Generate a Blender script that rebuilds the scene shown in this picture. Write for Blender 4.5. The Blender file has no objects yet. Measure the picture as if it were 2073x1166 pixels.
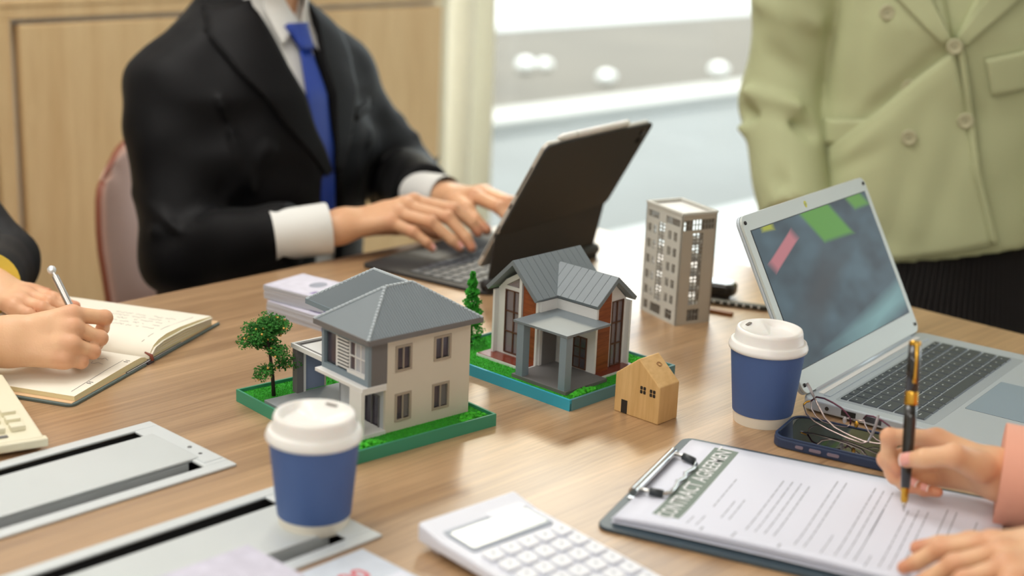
import bpy, bmesh, math, random
import numpy as np
from mathutils import Vector, Matrix
random.seed(7); rng = np.random.default_rng(7)
S = bpy.context.scene
COL = S.collection
TZ = 0.75                                   # height of the table top (m)
R = math.radians

# ------------------------------------------------------------------ camera
cam_d = bpy.data.cameras.new('camera'); cam = bpy.data.objects.new('camera', cam_d); COL.objects.link(cam)
cam_d.sensor_width = 36.0; cam_d.lens = 51.47; cam_d.clip_start = 0.05; cam_d.clip_end = 200
_p, _r = 0.2757, 0.0417
_f = Vector((0, math.cos(_p), -math.sin(_p))); _u0 = Vector((0, math.sin(_p), math.cos(_p))); _x0 = Vector((1, 0, 0))
_rt = _x0*math.cos(_r) + _u0*math.sin(_r); _up = _u0*math.cos(_r) - _x0*math.sin(_r)
cam.matrix_world = Matrix(((_rt.x, _up.x, -_f.x, 0), (_rt.y, _up.y, -_f.y, 0), (_rt.z, _up.z, -_f.z, TZ+0.53), (0, 0, 0, 1)))
cam_d.dof.use_dof = True; cam_d.dof.focus_distance = 1.52; cam_d.dof.aperture_fstop = 2.8
S.camera = cam

# ------------------------------------------------------------------ colour management, world, lamps
S.view_settings.view_transform = 'Standard'; S.view_settings.look = 'None'
S.view_settings.gamma = 1.0; S.view_settings.exposure = 0.12; S.view_settings.use_curve_mapping = False
W = bpy.data.worlds.new('sky'); S.world = W; W.use_nodes = True
_bg = W.node_tree.nodes['Background']
_bg.inputs[0].default_value = (0.90, 0.95, 1.0, 1); _bg.inputs[1].default_value = 3.0

D1 = Vector((math.cos(R(47)), math.sin(R(47)), 0)); D2 = Vector((-D1.y, D1.x, 0))   # along / across the table
def TF(a, b, z=0.0):                        # table frame -> world, z above the table top
    return D1*a + D2*b + Vector((0, 0, TZ+z))
def WF(a, b, z):                            # table frame -> world, z above the floor
    return D1*a + D2*b + Vector((0, 0, z))

def lamp_area(name, loc, target, sx, sy, power, col=(1, 1, 1)):
    l = bpy.data.lights.new(name, 'AREA'); l.shape = 'RECTANGLE'; l.size = sx; l.size_y = sy; l.energy = power; l.color = col
    o = bpy.data.objects.new(name, l); COL.objects.link(o); o.location = loc
    o.rotation_euler = (Vector(target)-Vector(loc)).to_track_quat('-Z', 'Y').to_euler()
    return o
sun_d = bpy.data.lights.new('sun', 'SUN'); sun_d.energy = 2.0; sun_d.angle = R(12); sun_d.color = (1.0, 0.86, 0.66)
sun = bpy.data.objects.new('sun', sun_d); COL.objects.link(sun)
sun.rotation_euler = (Vector((0, 0, 0)) - (D2*1.0 + D1*1.1 + Vector((0, 0, 1.05)))).to_track_quat('-Z', 'Y').to_euler()
sun.location = (4, 8, 6)
for _a, _b, _p in ((0.4, 0.7, 4), (0.9, 1.85, 21), (-1.0, -0.6, 20), (-1.0, 1.5, 14), (2.9, 0.2, 2)):
    lamp_area('overhead_fill_light', WF(_a, _b, 2.66), WF(_a, _b, 0), 1.1, 1.1, _p, (1.0, 0.97, 0.925))  # added overhead fill lamps, unseen, that brighten the back wall and room

# ------------------------------------------------------------------ materials
def lin(c):
    return tuple(((v/255.0)/12.92 if v/255.0 <= 0.04045 else ((v/255.0+0.055)/1.055)**2.4) for v in c)
MATS = {}
def mat(name, rgb, rough=0.5, metal=0.0, spec=0.5, trans=0.0, var=0.0, vscale=30.0, bump=0.0, bscale=200.0, emis=0.0, alpha=1.0, coat=0.0, stretch=None, sub=0.0):
    m = bpy.data.materials.new(name); m.use_nodes = True
    nt = m.node_tree; b = nt.nodes['Principled BSDF']
    c = lin(rgb)
    b.inputs['Base Color'].default_value = (*c, 1); b.inputs['Roughness'].default_value = rough
    b.inputs['Metallic'].default_value = metal; b.inputs['Specular IOR Level'].default_value = spec
    b.inputs['Transmission Weight'].default_value = trans
    b.inputs['Alpha'].default_value = alpha; b.inputs['Coat Weight'].default_value = coat
    if sub > 0:
        b.inputs['Subsurface Weight'].default_value = sub; b.inputs['Subsurface Radius'].default_value = (0.012, 0.005, 0.003); b.inputs['Subsurface Scale'].default_value = 0.5
    if emis > 0:
        b.inputs['Emission Color'].default_value = (*c, 1); b.inputs['Emission Strength'].default_value = emis
    if var > 0 or bump > 0:
        tc = nt.nodes.new('ShaderNodeTexCoord'); src = tc.outputs['Object']
        if stretch:
            mp = nt.nodes.new('ShaderNodeMapping'); mp.inputs['Scale'].default_value = stretch
            nt.links.new(src, mp.inputs['Vector']); src = mp.outputs['Vector']
    if var > 0:
        n = nt.nodes.new('ShaderNodeTexNoise'); n.inputs['Scale'].default_value = vscale; n.inputs['Detail'].default_value = 4
        nt.links.new(src, n.inputs['Vector'])
        r = nt.nodes.new('ShaderNodeValToRGB'); r.color_ramp.elements[0].position = 0.3; r.color_ramp.elements[1].position = 0.7
        r.color_ramp.elements[0].color = (*[v*(1-var) for v in c], 1); r.color_ramp.elements[1].color = (*[min(1, v*(1+var)) for v in c], 1)
        nt.links.new(n.outputs['Fac'], r.inputs['Fac']); nt.links.new(r.outputs['Color'], b.inputs['Base Color'])
    if bump > 0:
        n2 = nt.nodes.new('ShaderNodeTexNoise'); n2.inputs['Scale'].default_value = bscale; n2.inputs['Detail'].default_value = 3
        nt.links.new(src, n2.inputs['Vector'])
        bp = nt.nodes.new('ShaderNodeBump'); bp.inputs['Strength'].default_value = bump; bp.inputs['Distance'].default_value = 0.002
        nt.links.new(n2.outputs['Fac'], bp.inputs['Height']); nt.links.new(bp.outputs['Normal'], b.inputs['Normal'])
    MATS[name] = m
    return m

def wood_mat(name, dark, light, rough, ang=0.0, scale=1.0, sx=1.2, sy=26.0, sz=26.0, spec=0.5, knots=0.35, bump=0.05):
    """long straight grain along local x turned by ang: broad tone bands, fine fibres, pores"""
    m = bpy.data.materials.new(name); m.use_nodes = True; nt = m.node_tree; b = nt.nodes['Principled BSDF']; L = nt.links
    b.inputs['Roughness'].default_value = rough; b.inputs['Specular IOR Level'].default_value = spec
    tc = nt.nodes.new('ShaderNodeTexCoord')
    rotm = nt.nodes.new('ShaderNodeMapping'); rotm.inputs['Rotation'].default_value = (0, 0, -ang); L.new(tc.outputs['Object'], rotm.inputs['Vector'])
    warp = nt.nodes.new('ShaderNodeTexNoise'); warp.inputs['Scale'].default_value = 2.2*scale; warp.inputs['Detail'].default_value = 2; L.new(rotm.outputs['Vector'], warp.inputs['Vector'])
    wm = nt.nodes.new('ShaderNodeMixRGB'); wm.blend_type = 'LINEAR_LIGHT'; wm.inputs['Fac'].default_value = 0.018*knots/0.35
    L.new(rotm.outputs['Vector'], wm.inputs[1]); L.new(warp.outputs['Color'], wm.inputs[2])
    def stretched(kx, ky, kz, sc, det):
        mp = nt.nodes.new('ShaderNodeMapping'); mp.inputs['Scale'].default_value = (kx, ky, kz); L.new(wm.outputs[0], mp.inputs['Vector'])
        n = nt.nodes.new('ShaderNodeTexNoise'); n.inputs['Scale'].default_value = sc; n.inputs['Detail'].default_value = det; n.inputs['Roughness'].default_value = 0.6
        L.new(mp.outputs['Vector'], n.inputs['Vector']); return n
    a = stretched(sx*0.5, sy*0.45, sz*0.45, 1.6*scale, 4)
    f = stretched(sx*2.0, sy*5.0, sz*5.0, 2.0*scale, 6)
    mx = nt.nodes.new('ShaderNodeMath'); mx.operation = 'MULTIPLY_ADD'; mx.inputs[1].default_value = 0.55; L.new(a.outputs['Fac'], mx.inputs[0])
    m2 = nt.nodes.new('ShaderNodeMath'); m2.operation = 'MULTIPLY'; m2.inputs[1].default_value = 0.45; L.new(f.outputs['Fac'], m2.inputs[0]); L.new(m2.outputs[0], mx.inputs[2])
    r = nt.nodes.new('ShaderNodeValToRGB'); r.color_ramp.elements[0].position = 0.36; r.color_ramp.elements[1].position = 0.62
    r.color_ramp.elements[0].color = (*lin(dark), 1); r.color_ramp.elements[1].color = (*lin(light), 1)
    L.new(mx.outputs[0], r.inputs['Fac']); L.new(r.outputs['Color'], b.inputs['Base Color'])
    if bump > 0:
        bp = nt.nodes.new('ShaderNodeBump'); bp.inputs['Strength'].default_value = bump; bp.inputs['Distance'].default_value = 0.001
        L.new(f.outputs['Fac'], bp.inputs['Height']); L.new(bp.outputs['Normal'], b.inputs['Normal'])
    return m

def glass_mat(name, rgb=(255, 255, 255), rough=0.0, ior=1.02, spec=0.5):
    """thin pane: mostly clear, with a plain mirror reflection on top"""
    m = bpy.data.materials.new(name); m.use_nodes = True; nt = m.node_tree; L = nt.links
    for n in list(nt.nodes): nt.nodes.remove(n)
    out = nt.nodes.new('ShaderNodeOutputMaterial'); mix = nt.nodes.new('ShaderNodeMixShader')
    tr = nt.nodes.new('ShaderNodeBsdfTransparent'); tr.inputs[0].default_value = (*lin(rgb), 1)
    gl = nt.nodes.new('ShaderNodeBsdfGlossy'); gl.inputs['Roughness'].default_value = rough
    fr = nt.nodes.new('ShaderNodeFresnel'); fr.inputs['IOR'].default_value = 1.45
    ge = nt.nodes.new('ShaderNodeNewGeometry'); mu = nt.nodes.new('ShaderNodeMath'); mu.operation = 'MULTIPLY_ADD'; mu.inputs[1].default_value = -1.0; mu.inputs[2].default_value = 1.0
    L.new(ge.outputs['Backfacing'], mu.inputs[0]); m3 = nt.nodes.new('ShaderNodeMath'); m3.operation = 'MULTIPLY'; L.new(mu.outputs[0], m3.inputs[0]); L.new(fr.outputs[0], m3.inputs[1])
    L.new(m3.outputs[0], mix.inputs[0]); L.new(tr.outputs[0], mix.inputs[1]); L.new(gl.outputs[0], mix.inputs[2]); L.new(mix.outputs[0], out.inputs[0])
    return m

# ------------------------------------------------------------------ mesh builder
class MB:
    def __init__(s): s.v = []; s.f = []; s.M = None; s.mi = []; s.cur = 0
    def add(s, vs, fs):
        n = len(s.v)
        if s.M is not None: vs = [tuple(s.M @ Vector(v)) for v in vs]
        s.v.extend([tuple(v) for v in vs]); s.f.extend([tuple(i+n for i in f) for f in fs]); s.mi.extend([s.cur]*len(fs))
        return s
    def box(s, x0, y0, z0, x1, y1, z1):
        return s.add([(x0,y0,z0),(x1,y0,z0),(x1,y1,z0),(x0,y1,z0),(x0,y0,z1),(x1,y0,z1),(x1,y1,z1),(x0,y1,z1)],
                     [(0,3,2,1),(4,5,6,7),(0,1,5,4),(1,2,6,5),(2,3,7,6),(3,0,4,7)])
    def prism(s, poly, z0, z1):                 # polygon (counter-clockwise) in xy, extruded along z
        n = len(poly)
        return s.add([(x,y,z0) for x,y in poly]+[(x,y,z1) for x,y in poly],
                     [tuple(range(n-1,-1,-1)), tuple(range(n,2*n))]+[(i,(i+1)%n,n+(i+1)%n,n+i) for i in range(n)])
    def slab(s, pts, off):                      # planar polygon in space, thickened by vector off
        n = len(pts); o = Vector(off)
        return s.add([tuple(p) for p in pts]+[tuple(Vector(p)+o) for p in pts],
                     [tuple(range(n-1,-1,-1)), tuple(range(n,2*n))]+[(i,(i+1)%n,n+(i+1)%n,n+i) for i in range(n)])
    def tube(s, path, r, seg=8, cap=True, flat=1.0):
        P = [Vector(p) for p in path]; n = len(P); rs = r if isinstance(r, (list, tuple)) else [r]*n
        vs = []; prev = None
        for i in range(n):
            t = (P[min(i+1,n-1)]-P[max(i-1,0)]).normalized()
            if prev is None:
                a = Vector((0,0,1)) if abs(t.z) < 0.9 else Vector((1,0,0)); u = t.cross(a).normalized()
            else: u = (prev - t*prev.dot(t)).normalized()
            prev = u; w = t.cross(u)
            for k in range(seg):
                q = 2*math.pi*k/seg; vs.append(tuple(P[i]+u*(rs[i]*math.cos(q))+w*(rs[i]*flat*math.sin(q))))
        fs = [(i*seg+k, i*seg+(k+1)%seg, (i+1)*seg+(k+1)%seg, (i+1)*seg+k) for i in range(n-1) for k in range(seg)]
        if cap: fs += [tuple(range(seg-1,-1,-1)), tuple((n-1)*seg+k for k in range(seg))]
        return s.add(vs, fs)
    def lathe(s, prof, seg=32, cx=0, cy=0, cap=True):
        vs = [(cx+r*math.cos(2*math.pi*k/seg), cy+r*math.sin(2*math.pi*k/seg), z) for r,z in prof for k in range(seg)]; n = len(prof)
        fs = [(i*seg+k, i*seg+(k+1)%seg, (i+1)*seg+(k+1)%seg, (i+1)*seg+k) for i in range(n-1) for k in range(seg)]
        if cap: fs += [tuple(range(seg-1,-1,-1)), tuple((n-1)*seg+k for k in range(seg))]
        return s.add(vs, fs)
    def ball(s, c, r, sub=1, sq=(1,1,1)):
        bm = bmesh.new(); bmesh.ops.create_icosphere(bm, subdivisions=sub, radius=1)
        vs = [(c[0]+v.co.x*r*sq[0], c[1]+v.co.y*r*sq[1], c[2]+v.co.z*r*sq[2]) for v in bm.verts]; fs = [tuple(v.index for v in f.verts) for f in bm.faces]; bm.free()
        return s.add(vs, fs)
    def wall(s, w, h, t, holes):                # x 0..w, z 0..h, outer face y=0, inner y=t; holes (x0,z0,x1,z1) cut right through
        xs = sorted({0.0, w, *[q for a in holes for q in (a[0], a[2])]}); zs = sorted({0.0, h, *[q for a in holes for q in (a[1], a[3])]})
        def solid(i, j):
            if i < 0 or j < 0 or i >= len(xs)-1 or j >= len(zs)-1: return False
            x = (xs[i]+xs[i+1])/2; z = (zs[j]+zs[j+1])/2
            return not any(a[0] < x < a[2] and a[1] < z < a[3] for a in holes)
        for i in range(len(xs)-1):
            for j in range(len(zs)-1):
                if not solid(i, j): continue
                x0,x1,z0,z1 = xs[i],xs[i+1],zs[j],zs[j+1]
                vs = [(x0,0,z0),(x1,0,z0),(x1,0,z1),(x0,0,z1),(x0,t,z0),(x1,t,z0),(x1,t,z1),(x0,t,z1)]; fs = [(0,1,2,3),(7,6,5,4)]
                if not solid(i-1,j): fs.append((0,3,7,4))
                if not solid(i+1,j): fs.append((1,5,6,2))
                if not solid(i,j-1): fs.append((0,4,5,1))
                if not solid(i,j+1): fs.append((3,2,6,7))
                s.add(vs, fs)
        return s
    def build(s, name, material=None, parent=None, smooth=False, bevel=0.0, seg=2, loc=None, kind=None, sharp=None):
        me = bpy.data.meshes.new(name); me.from_pydata(s.v, [], s.f); me.validate()
        ms = material if isinstance(material, (list, tuple)) else [material]
        for m in ms:
            if m: me.materials.append(m)
        if len(ms) > 1: me.polygons.foreach_set('material_index', np.array(s.mi[:len(me.polygons)], dtype=np.int32))
        if smooth:
            me.polygons.foreach_set('use_smooth', np.ones(len(me.polygons), dtype=bool))
            if sharp is not None: me.set_sharp_from_angle(angle=R(sharp))
        o = bpy.data.objects.new(name, me); COL.objects.link(o)
        if parent: o.parent = parent
        if loc is not None: o.location = loc
        if bevel > 0:
            b = o.modifiers.new('bevel', 'BEVEL'); b.width = bevel; b.segments = seg; b.limit_method = 'ANGLE'; b.angle_limit = R(35); b.harden_normals = False
        if kind: o['kind'] = kind
        return o
def bar(name, a, b, material, parent=None, **k):
    return MB().box(*a, *b).build(name, material, parent, **k)
def thing(name, label, cat, loc=(0,0,0), rotz=0.0, group=None):
    o = bpy.data.objects.new(name, None); COL.objects.link(o); o.empty_display_size = 0.05
    o.location = loc; o.rotation_euler = (0, 0, rotz); o['label'] = label; o['category'] = cat
    if group: o['group'] = group
    return o
def tag(o, label, cat, group=None):
    o['label'] = label; o['category'] = cat
    if group: o['group'] = group
    return o
def struct(o): o['kind'] = 'structure'; return o
def rot_left(u0, v1):                           # wall-local -> a face that looks along -u (x runs from v1 towards smaller v)
    return Matrix(((0,1,0,u0),(-1,0,0,v1),(0,0,1,0),(0,0,0,1)))
def dup(root, loc, rotz, label=None):
    r = root.copy(); COL.objects.link(r); r.location = loc; r.rotation_euler = (0, 0, rotz)
    if label: r['label'] = label
    for ch in list(root.children):
        c = ch.copy(); COL.objects.link(c); c.parent = r
        for g in list(ch.children):
            d = g.copy(); COL.objects.link(d); d.parent = c
    return r
def rrect(w, h, r, n=5, x=0, y=0):              # rounded rectangle outline, counter-clockwise from lower left
    P = []
    for cx, cy, a in ((w-r, r, -90), (w-r, h-r, 0), (r, h-r, 90), (r, r, 180)):
        for k in range(n+1):
            q = R(a+90*k/n); P.append((x+cx+r*math.cos(q), y+cy+r*math.sin(q)))
    return P
def text_mesh(name, txt, size, material, parent, M, bold=0.0, align='CENTER', sx=1.0):
    c = bpy.data.curves.new(name, 'FONT'); c.body = txt; c.size = size; c.align_x = align; c.align_y = 'CENTER'; c.offset = bold; c.resolution_u = 2; c.space_character = 1.0
    o = bpy.data.objects.new(name, c); COL.objects.link(o)
    bpy.context.view_layer.update()
    me = bpy.data.meshes.new_from_object(o.evaluated_get(bpy.context.evaluated_depsgraph_get())); bpy.data.objects.remove(o)
    me.transform(Matrix.Diagonal((sx,1,1,1))); me.transform(M); me.materials.clear(); me.materials.append(material)
    o = bpy.data.objects.new(name, me); COL.objects.link(o); o.parent = parent
    return o
# ================================================================== THE SETTING
M_FLOOR = mat('floor_carpet', (150, 140, 128), 0.9, var=0.12, vscale=40, bump=0.2, bscale=300)
M_WALLWOOD = wood_mat('light_oak_veneer', (218, 183, 132), (236, 206, 156), 0.55, ang=R(47), sx=26, sy=26, sz=0.8, knots=0.2, bump=0.02)
M_WHITE = mat('white_paint', (232, 230, 224), 0.7)
M_CEIL = mat('ceiling_white', (236, 234, 230), 0.8)
M_FRAME = mat('white_window_frame', (225, 226, 224), 0.45)
M_PANE = glass_mat('window_glass', (250, 253, 252))
M_TERR = mat('pale_terrace_paving', (100, 105, 105), 0.7, var=0.10, vscale=1.2)
M_SUNLIT = mat('sunlit_white_ground', (184, 186, 184), 0.7, var=0.03, vscale=2)  # sunlit brightness put into the colour of the ground
M_ROAD = mat('beige_gravel_court', (88, 81, 69), 0.8, var=0.16, vscale=0.9)
M_KERB = mat('white_kerb_stone', (164, 163, 157), 0.6)

def slab_tf(name, a0, b0, z0, a1, b1, z1, m, parent=None, **k):   # box in the table frame (a along, b across), z above the floor
    mb = MB(); mb.M = Matrix(((D1.x, D2.x, 0, 0), (D1.y, D2.y, 0, 0), (0, 0, 1, 0), (0, 0, 0, 1)))
    return mb.box(a0, b0, z0, a1, b1, z1).build(name, m, parent, **k)
struct(slab_tf('floor', -2.2, -1.6, -0.06, 5.6, 2.62, 0.0, M_FLOOR))
struct(slab_tf('ceiling', -2.2, -1.6, 2.7, 5.6, 2.62, 2.8, M_CEIL))
struct(slab_tf('wall_left', -2.3, -1.6, 0, -2.2, 2.62, 2.7, M_WHITE))
struct(slab_tf('wall_rear', -2.3, -1.7, 0, 5.6, -1.6, 2.7, M_WHITE))
# back wall: oak panelling up to a ledge at 1.0 m, pale upper wall with upright slats
WB = 2.40
wb = struct(slab_tf('wall_back', -2.2, WB+0.03, 0, 2.313, WB+0.20, 2.7, M_WHITE))
edges = [-2.2, -0.95, 0.30, 1.262, 2.313]
for i in range(4):                                               # stile every panel, recessed groove between stile and panel
    a0, a1 = edges[i], edges[i+1]
    slab_tf('panel', a0+0.024, WB+0.004, 0.10, a1-(0.040 if i < 3 else 0.0), WB+0.028, 0.990, M_WALLWOOD, wb, bevel=0.003)
    if i < 3:
        slab_tf('stile', a1-0.024, WB+0.004, 0.0, a1+0.008, WB+0.028, 1.000, M_WALLWOOD, wb, bevel=0.002)
slab_tf('top_rail', -2.2, WB+0.004, 1.000, 2.313, WB+0.028, 1.022, M_WALLWOOD, wb, bevel=0.002)
slab_tf('kick_rail', -2.2, WB+0.008, 0.0, 2.313, WB+0.028, 0.095, M_WALLWOOD, wb, bevel=0.002)
slab_tf('ledge', -2.2, WB+0.002, 1.022, 2.313, WB+0.12, 1.034, M_WALLWOOD, wb, bevel=0.002)
M_SLAT = mat('white_slat', (238, 236, 232), 0.5)
s0 = None
a = 0.62
while a < 2.28:
    if s0 is None: s0 = slab_tf('slat', a, WB+0.012, 1.034, a+0.044, WB+0.030, 2.60, M_SLAT, wb, bevel=0.003); a_first = a
    else:
        c = s0.copy(); COL.objects.link(c); c.parent = wb; c.location = D1*(a-a_first)
    a += 0.0535
# window wall beyond the panelling
ww = struct(slab_tf('window_1', 2.313, WB+0.16, 0.0, 5.6, WB+0.22, 0.06, M_FRAME))
slab_tf('window_frame', 2.313, WB+0.16, 2.50, 5.6, WB+0.22, 2.70, M_FRAME, ww)
slab_tf('mullion', 2.60, WB+0.165, 0.06, 2.65, WB+0.215, 2.50, M_FRAME, ww)
slab_tf('mullion', 4.90, WB+0.165, 0.06, 4.95, WB+0.215, 2.50, M_FRAME, ww)
slab_tf('pane', 2.65, WB+0.186, 0.06, 4.90, WB+0.192, 2.50, M_PANE, ww)
slab_tf('pane', 4.95, WB+0.186, 0.06, 5.6, WB+0.192, 2.50, M_PANE, ww)
struct(slab_tf('wall_right', 5.6, 1.2, 0, 5.7, 2.62, 2.7, M_WHITE))
w2 = struct(slab_tf('window_2', 5.6, -1.6, 0, 5.7, 1.2, 0.08, M_FRAME))
slab_tf('window_frame', 5.6, -1.6, 2.5, 5.7, 1.2, 2.7, M_FRAME, w2)
for b_ in (-1.6, -0.23, 1.14): slab_tf('mullion', 5.61, b_, 0.08, 5.69, b_+0.06, 2.5, M_FRAME, w2)
for b_ in (-1.54, -0.17): slab_tf('pane', 5.645, b_, 0.08, 5.651, b_+1.31, 2.5, M_PANE, w2)
# curtain, hanging in soft folds at the end of the panelling
M_CURT = mat('ivory_curtain', (240, 238, 226), 0.9, var=0.03, vscale=60)
_b = M_CURT.node_tree.nodes['Principled BSDF']; _b.inputs['Transmission Weight'].default_value = 0.0
nt = M_CURT.node_tree; tl = nt.nodes.new('ShaderNodeBsdfTranslucent'); tl.inputs[0].default_value = (*lin((246, 244, 234)), 1)
mx = nt.nodes.new('ShaderNodeMixShader'); mx.inputs[0].default_value = 0.55
nt.links.new(_b.outputs[0], mx.inputs[1]); nt.links.new(tl.outputs[0], mx.inputs[2]); nt.links.new(mx.outputs[0], nt.nodes['Material Output'].inputs[0])
mb = MB(); n = 120; vs = []
for i in range(n+1):
    t = i/n; aa = 2.315+0.245*t; bb = WB+0.075+0.030*math.sin(t*6.283*3.2+0.5)+0.008*math.sin(t*6.283*7.1)
    for z in (0.03, 0.9, 1.7, 2.6): vs.append(tuple(WF(aa+0.006*math.sin(z*2+t*9), bb+0.006*math.sin(z*1.7+t*5), z)))
fs = [(i*4+k, (i+1)*4+k, (i+1)*4+k+1, i*4+k+1) for i in range(n) for k in range(3)]
cu = thing('curtain', 'ivory curtain hanging in soft folds beside the big window', 'curtain', (0, 0, 0))
mb.add(vs, fs); o = mb.build('drape', M_CURT, cu, smooth=True); so = o.modifiers.new('t', 'SOLIDIFY'); so.thickness = 0.002
mb = MB(); mb.tube([WF(2.25, WB+0.08, 2.62), WF(4.4, WB+0.08, 2.62)], 0.011, 10).build('curtain_rail', M_FRAME, cu, smooth=True)
# outside: terrace, white kerb, gravel court, near strip and far ground whitened for sunlight
struct(slab_tf('ground_terrace', 2.0, 2.62, -0.11, 14, 5.3, -0.05, M_TERR))
struct(slab_tf('ground_side', 5.7, -6.0, -0.11, 14, 2.62, -0.05, M_TERR))
struct(slab_tf('ground_sunlit', 2.0, 2.62, -0.05, 14, 3.5, -0.045, M_SUNLIT))
struct(slab_tf('trim_1', 2.0, 5.30, -0.11, 16, 5.62, 0.02, M_KERB, bevel=0.01))
struct(slab_tf('ground_court', 0.0, 5.62, -0.11, 30, 9.0, -0.05, M_ROAD))
struct(slab_tf('ground_far', -10, 9.0, -0.11, 40, 26.0, -0.04, M_SUNLIT))
M_GLINT = mat('white_glint', (250, 248, 240), 0.25, spec=0.8)  # added white blobs that stand in for blurred glints outside
for i, (aa, bb, rr) in enumerate(((7.0, 6.9, .06), (7.55, 7.0, .08), (7.75, 7.0, .06), (7.6, 6.3, .07), (8.6, 6.1, .08), (9.1, 6.0, .09), (9.5, 6.05, .06))):
    o = MB().ball((0,0,0), rr, 2, (1, .8, .62)).build('glint_blob', M_GLINT, None, smooth=True, loc=WF(aa, bb, -0.05+rr*0.60))
    o.rotation_euler = (0, 0, i*1.3); tag(o, ('first','second','third','fourth','fifth','sixth','seventh')[i]+' white blob from the curtain, added as a bright glint outside the window', 'glint', 'white glint blobs outside')

# ================================================================== TABLE
M_TABLE = wood_mat('table_oak_laminate', (144, 110, 76), (194, 157, 116), 0.36, ang=R(47), sx=1.5, sy=46, sz=46, spec=0.8, knots=0.25, bump=0.04)
_tb = M_TABLE.node_tree.nodes['Principled BSDF']; _tb.inputs['Coat Weight'].default_value = 0.55; _tb.inputs['Coat Roughness'].default_value = 0.30
M_TEDGE = mat('table_edge_band', (176, 138, 98), 0.45)
M_STEEL = mat('grey_steel', (120, 122, 124), 0.4, metal=0.9)
A0, A1, B0, B1 = -0.95, 1.724, 0.45, 1.536
HOLES = [(0.221, 1.0325, 0.727, 1.154), (0.222, 0.834, 0.728, 0.951)]     # cut-outs for the two cable boxes
tb = thing('conference_table', 'large oak-laminate conference table that everything stands on', 'table', WF(0.4, 0.99, 0))
def in_table(mb): mb.M = Matrix.Translation(-tb.location) @ Matrix(((D1.x, D2.x, 0, 0), (D1.y, D2.y, 0, 0), (0, 0, 1, 0), (0, 0, 0, 1))); return mb
mb = in_table(MB())
xs = sorted({A0, A1, *[h[0] for h in HOLES], *[h[2] for h in HOLES]}); ys = sorted({B0, B1, *[h[1] for h in HOLES], *[h[3] for h in HOLES]})
def tsolid(i, j):
    if i < 0 or j < 0 or i >= len(xs)-1 or j >= len(ys)-1: return False
    x = (xs[i]+xs[i+1])/2; y = (ys[j]+ys[j+1])/2
    return not any(h[0] < x < h[2] and h[1] < y < h[3] for h in HOLES)
for i in range(len(xs)-1):
    for j in range(len(ys)-1):
        if not tsolid(i, j): continue
        x0,x1,y0,y1 = xs[i],xs[i+1],ys[j],ys[j+1]; z0,z1 = TZ-0.03, TZ
        fs = [(0,3,2,1),(4,5,6,7)]
        if not tsolid(i,j-1): fs.append((0,1,5,4))
        if not tsolid(i+1,j): fs.append((1,2,6,5))
        if not tsolid(i,j+1): fs.append((2,3,7,6))
        if not tsolid(i-1,j): fs.append((3,0,4,7))
        mb.add([(x0,y0,z0),(x1,y0,z0),(x1,y1,z0),(x0,y1,z0),(x0,y0,z1),(x1,y0,z1),(x1,y1,z1),(x0,y1,z1)], fs)
mb.build('tabletop', M_TABLE, tb)
for (a, b) in ((-0.7, 0.62), (-0.7, 1.36), (1.5, 0.62), (1.5, 1.36)):
    in_table(MB()).box(a-.03, b-.03, 0, a+.03, b+.03, TZ-0.03).build('leg', M_STEEL, tb, bevel=0.004)
in_table(MB()).box(-0.67, 0.96, TZ-0.09, 1.47, 1.02, TZ-0.03).build('under_beam', M_STEEL, tb)

# cable boxes let into the table
M_ALU = mat('satin_aluminium', (214, 220, 222), 0.38, metal=0.15, spec=0.6)
M_ALU2 = mat('brushed_lid', (206, 212, 213), 0.42, metal=0.2, spec=0.5, var=0.03, vscale=8)
M_BLACK = mat('black_void', (16, 14, 14), 0.7)
M_BRUSH = mat('black_brush_hair', (24, 20, 18), 0.8)
def cable_box(a1, b0, b1, lid_hi, label, screws):
    ln = 0.53; t = thing('cable_grommet', label, 'cable box', TF(a1, b0, 0), R(47), 'cable boxes let into the table')
    w = b1-b0; fr = 0.0135                                            # local x towards -along, y across
    f = MB()
    f.box(-ln, 0, 0, 0, fr, .0030).box(-ln, w-fr, 0, 0, w, .0030).box(-0.026, fr, 0, 0, w-fr, .0030)
    f.box(-ln, fr, 0, -ln+.026, w-fr, .0030)
    f.build('frame', M_ALU, t, bevel=0.0012)
    MB().box(-ln+.014, fr-.003, -.060, -.016, w-fr+.003, -.055).build('tray', M_BLACK, t)
    m = MB().box(-ln+.014, fr-.002, -.058, -.016, fr, -.001).box(-ln+.014, w-fr, -.058, -.016, w-fr+.002, -.001).box(-.018, fr, -.058, -.016, w-fr, -.001)
    m.build('inner_wall', M_BLACK, t)
    g = 0.019
    MB().box(-ln+.03, fr+g, .0005, -.018, w-fr-g, lid_hi).build('lid', M_ALU2, t, bevel=0.0015)
    MB().box(-ln+.03, fr+g, -.009, -.030, fr+g+.002, .0005).box(-ln+.03, w-fr-g-.002, -.009, -.030, w-fr-g, .0005).build('lid_skirt', M_ALU, t)
    hb = MB()
    for k in range(300):                                             # brush strip along both slots
        x = -ln+.035+ (ln-.07)*k/299
        for yy, dy in ((fr+.001, 1), (w-fr-.001, -1)):
            q = rng.uniform(-.0012, .0012); hb.add([(x,yy,-.010),(x+.0012,yy,-.010),(x+q,yy+dy*.016,-.014-abs(q))], [(0,1,2)])
    hb.build('brush_strip', M_BRUSH, t, kind='stuff')
    for (sx, sy) in screws: MB().lathe([(.0022,.003),(.0020,.0036)], 10, sx, sy).build('screw', M_STEEL, t, smooth=True)
    if screws: MB().box(-.022, fr+.006, .003, -.002, fr+.030, .0036).build('hinge_plate', M_ALU, t)
    return t
cable_box(0.739, 1.0225, 1.164, 0.0045, 'aluminium cable box in the table, the one nearer the open notebook', [(-.012, .040), (-.010, .060)])
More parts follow.
